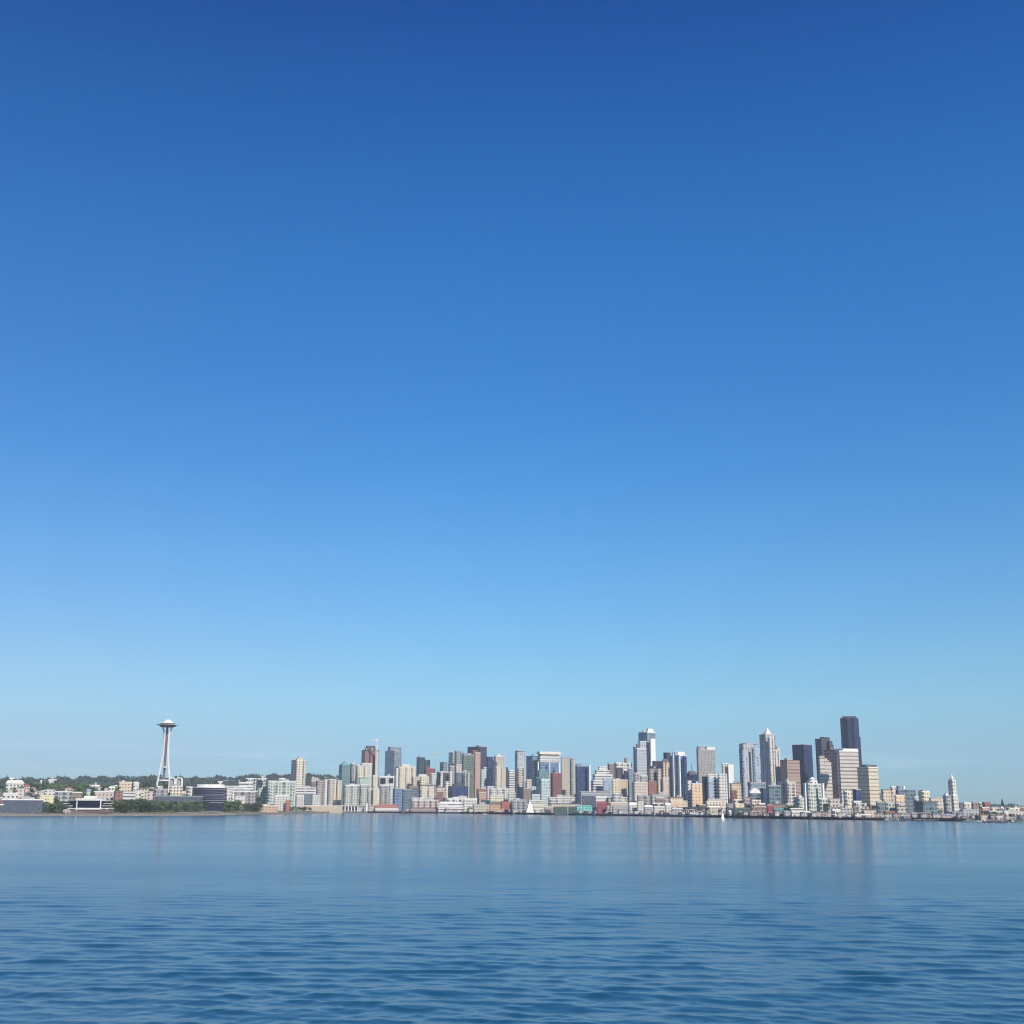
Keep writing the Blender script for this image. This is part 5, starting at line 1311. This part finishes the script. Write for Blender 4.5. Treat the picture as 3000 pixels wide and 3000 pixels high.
grove(2440, 2620, 100, 260, 9, 8, 13, (0, 2), 'leafy tree among the low blocks at the foot of the southern towers', 'trees below the southern towers', 16)
grove(2700, 3000, 120, 500, 16, 7, 12, (0, 2, 3), 'leafy tree between the dock warehouses of the southern quarter', 'trees of the southern quarter', 17)
grove(1205, 1440, 95, 190, 22, 8, 12, (0, 1, 2, 3), 'small leafy tree between the apartment rows behind the white terraced building', 'trees between the waterfront apartment rows', 18)
grove(1440, 1700, 85, 190, 20, 8, 13, (2, 3, 0), 'small leafy tree behind the red warehouse and condominium rows', 'trees behind the red warehouse', 19)
grove(1700, 2050, 75, 230, 34, 9, 15, (2, 3, 0), 'dark leafy tree along the bluff foot behind the central piers', 'trees along the bluff foot', 20)
tree(*(lambda t, Y: (t * Y, Y))(t_of(2938), 4300.0), 26, 4, 'tall dark conifer standing out on the southern ridge', None, 1.1)

# far woods on the ridges: one mass
def woods(x0, x1, n, b0, b1, seed, name, label, hmul=1.0):
    rr = random.Random(seed)
    m = MB()
    for i in range(n):
        x = rr.uniform(x0, x1)
        t = t_of(x)
        Y = float(shore(t)) + b0 + (b1 - b0) * rr.random() ** .7
        X = t * Y
        if rr.random() > .88 + .35 * math.sin(x * .043 + Y * .003) + .2 * math.sin(x * .17):
            continue
        z = ground(X, Y)
        con = rr.random() < .3
        h = (rr.uniform(14, 26) if con else rr.uniform(9, 18)) * hmul * (1 + .22 * math.sin(x * .09 + 1.7 * math.sin(x * .023)))
        w = h * (.17 if con else .42)
        for q in range(7 if con else 10):
            if con:
                f = q / 7
                c = Vector((X + rr.gauss(0, .4), Y, z + h * (f + .05)))
                s = w * (1 - f) * rr.uniform(.8, 1.2)
            else:
                c = Vector((X + rr.gauss(0, w * .5), Y + rr.gauss(0, w * .5), z + h * rr.uniform(.3, .9)))
                s = w * rr.uniform(.35, .65)
            zt = s * (1.6 if con else rr.uniform(.7, 1.1))
            a0 = rr.uniform(0, 6.28)
            rim = [Vector((c.x + s * rr.uniform(.7, 1.15) * math.cos(a0 + k * 1.257), c.y + s * rr.uniform(.7, 1.15) * math.sin(a0 + k * 1.257), c.z + rr.uniform(-.2, .2) * s)) for k in range(5)]
            top = c + Vector((rr.gauss(0, .15) * s, 0, zt))
            bot = c - Vector((0, 0, s * .7))
            for k in range(5):
                m.face([rim[k], rim[(k + 1) % 5], top])
                m.face([rim[(k + 1) % 5], rim[k], bot])
    tag(m.build(name, 'needle'), label, 'woods', kind='stuff')
woods(-150, 1330, 3600, 1250, 3250, 21, 'woods', 'dark wooded ridge behind the northern houses and observation tower', 1.08)
woods(2560, 3250, 900, 1500, 3200, 22, 'woods', 'low wooded ridge beyond the southern quarter', .55)

# ------------------------------------------------------------------ small blocks filling the dense bands, one object each
def fill(x0, x1, b0, b1, n, h0, h1, mats, where, seed):
    rr = random.Random(seed)
    for i in range(n):
        x = x0 + (x1 - x0) * (i + rr.random()) / n
        t = t_of(x)
        Y = float(shore(t)) + rr.uniform(b0, b1)
        c = Vector((t * Y, Y, 0))
        mt, word = rr.choice(mats)
        w, d, h = rr.uniform(14, 30), rr.uniform(12, 20), rr.uniform(h0, h1)
        a = R(rr.uniform(15, 30)) - math.atan(t)
        ex, ey = Vector((math.cos(a), math.sin(a), 0)), Vector((-math.sin(a), math.cos(a), 0))
        poly = [c - ex * w / 2 - ey * d / 2, c + ex * w / 2 - ey * d / 2, c + ex * w / 2 + ey * d / 2, c - ex * w / 2 + ey * d / 2]
        poly = [(p.x, p.y) for p in poly]
        g = min(ground(*p) for p in poly) - 1
        og = (c.x, c.y, g)
        root = empty('small_building', og, 'small %s low-rise %s' % (word, where), 'building', 'small %s low-rises %s' % (word, where))
        m = MB(); m.prism(poly, g, g + h, False); m.build('wall', mt, root, og)
        m = MB(); m.prism(inset(poly, -.4), g + h - .8, g + h + .3, True, True); m.build('roof', rr.choice(['roof_grey', 'roof_white', 'roof_cream', 'roof_brown']), root, og)
PAL = [('cream', 'cream'), ('beige', 'beige'), ('white_bays', 'white'), ('grey', 'grey'), ('brick', 'brick red'), ('pinkish', 'rosy'), ('tan', 'tan')]
fill(0, 760, 280, 1150, 36, 7, 12, PAL, 'among the trees of the northern slope', 31)
fill(780, 1200, 170, 620, 22, 12, 22, PAL, 'in the quarter behind the long beige shed', 32)
fill(1200, 1700, 190, 600, 26, 14, 26, PAL, 'in the quarter behind the red warehouse', 33)
fill(1700, 2250, 160, 520, 26, 10, 22, PAL, 'on the bluff behind the market hall', 34)
fill(2250, 2640, 120, 420, 20, 10, 20, PAL, 'at the feet of the southern towers', 35)
fill(2560, 3060, 140, 900, 34, 7, 13, PAL, 'around the slender white tower', 36)

# little huts, kiosks and plant houses crowded on the piers and the quay behind them
def huts(x0, x1, b0, b1, n, where, seed):
    rr = random.Random(seed)
    for i in range(n):
        x = x0 + (x1 - x0) * (i + rr.random()) / n
        t = t_of(x)
        Y = float(shore(t)) + rr.uniform(b0, b1)
        c = Vector((t * Y, Y, 0))
        mt, word = rr.choice([('shed_white', 'white'), ('shed_white', 'white'), ('shed_grey', 'grey'), ('shed_beige', 'beige'), ('shed_mauve', 'mauve'), ('charcoal', 'dark')])
        w, d, h = rr.uniform(4, 13), rr.uniform(4, 8), rr.uniform(3, 8)
        a = R(rr.uniform(-10, 35)) - math.atan(t)
        ex, ey = Vector((math.cos(a), math.sin(a), 0)), Vector((-math.sin(a), math.cos(a), 0))
        poly = [(p.x, p.y) for p in (c - ex * w / 2 - ey * d / 2, c + ex * w / 2 - ey * d / 2, c + ex * w / 2 + ey * d / 2, c - ex * w / 2 + ey * d / 2)]
        g = max(3.4, ground(c.x, c.y) - .5)
        og = (c.x, c.y, g)
        root = empty('hut', og, 'little %s hut %s' % (word, where), 'hut', 'little %s huts %s' % (word, where))
        m = MB(); m.prism(poly, g, g + h, False); m.build('wall', mt, root, og)
        m = MB(); m.prism(inset(poly, -.35), g + h - .3, g + h + .5, True, True, scale_top=rr.choice([1, .6, .35])); m.build('roof', rr.choice(['roof_white', 'roof_grey', 'roof_dark', 'roof_brown']), root, og)
huts(1190, 1640, 14, 60, 26, 'on the piers below the red warehouse', 51)
huts(1680, 2070, 8, 62, 44, 'on the crowded central piers', 52)
huts(2070, 2400, 8, 62, 34, 'along the wharf sheds and ferry terminal', 53)
huts(2400, 2720, 12, 90, 30, 'on the quay below the southern towers', 54)
huts(2720, 3010, 20, 130, 28, 'among the southern dock warehouses', 55)
huts(0, 400, 30, 230, 18, 'between the northern shore trees', 56)

# ------------------------------------------------------------------ air
HAZE = 4.4e-5
hm = bpy.data.materials.new('haze_air')
hm.use_nodes = True
hn = hm.node_tree
for n in list(hn.nodes):
    hn.nodes.remove(n)
ho = hn.nodes.new('ShaderNodeOutputMaterial')
hv = hn.nodes.new('ShaderNodeVolumePrincipled')
hv.inputs['Color'].default_value = (0.86, 0.94, 1.0, 1)
hv.inputs['Density'].default_value = HAZE
hn.links.new(hv.outputs[0], ho.inputs['Volume'])
m = MB(); m.box(-9500, 9500, -9500, 9500, -6.0, 420.0)
hz = m.build('haze', hm)
tag(hz, kind='stuff')
hz.visible_shadow = True
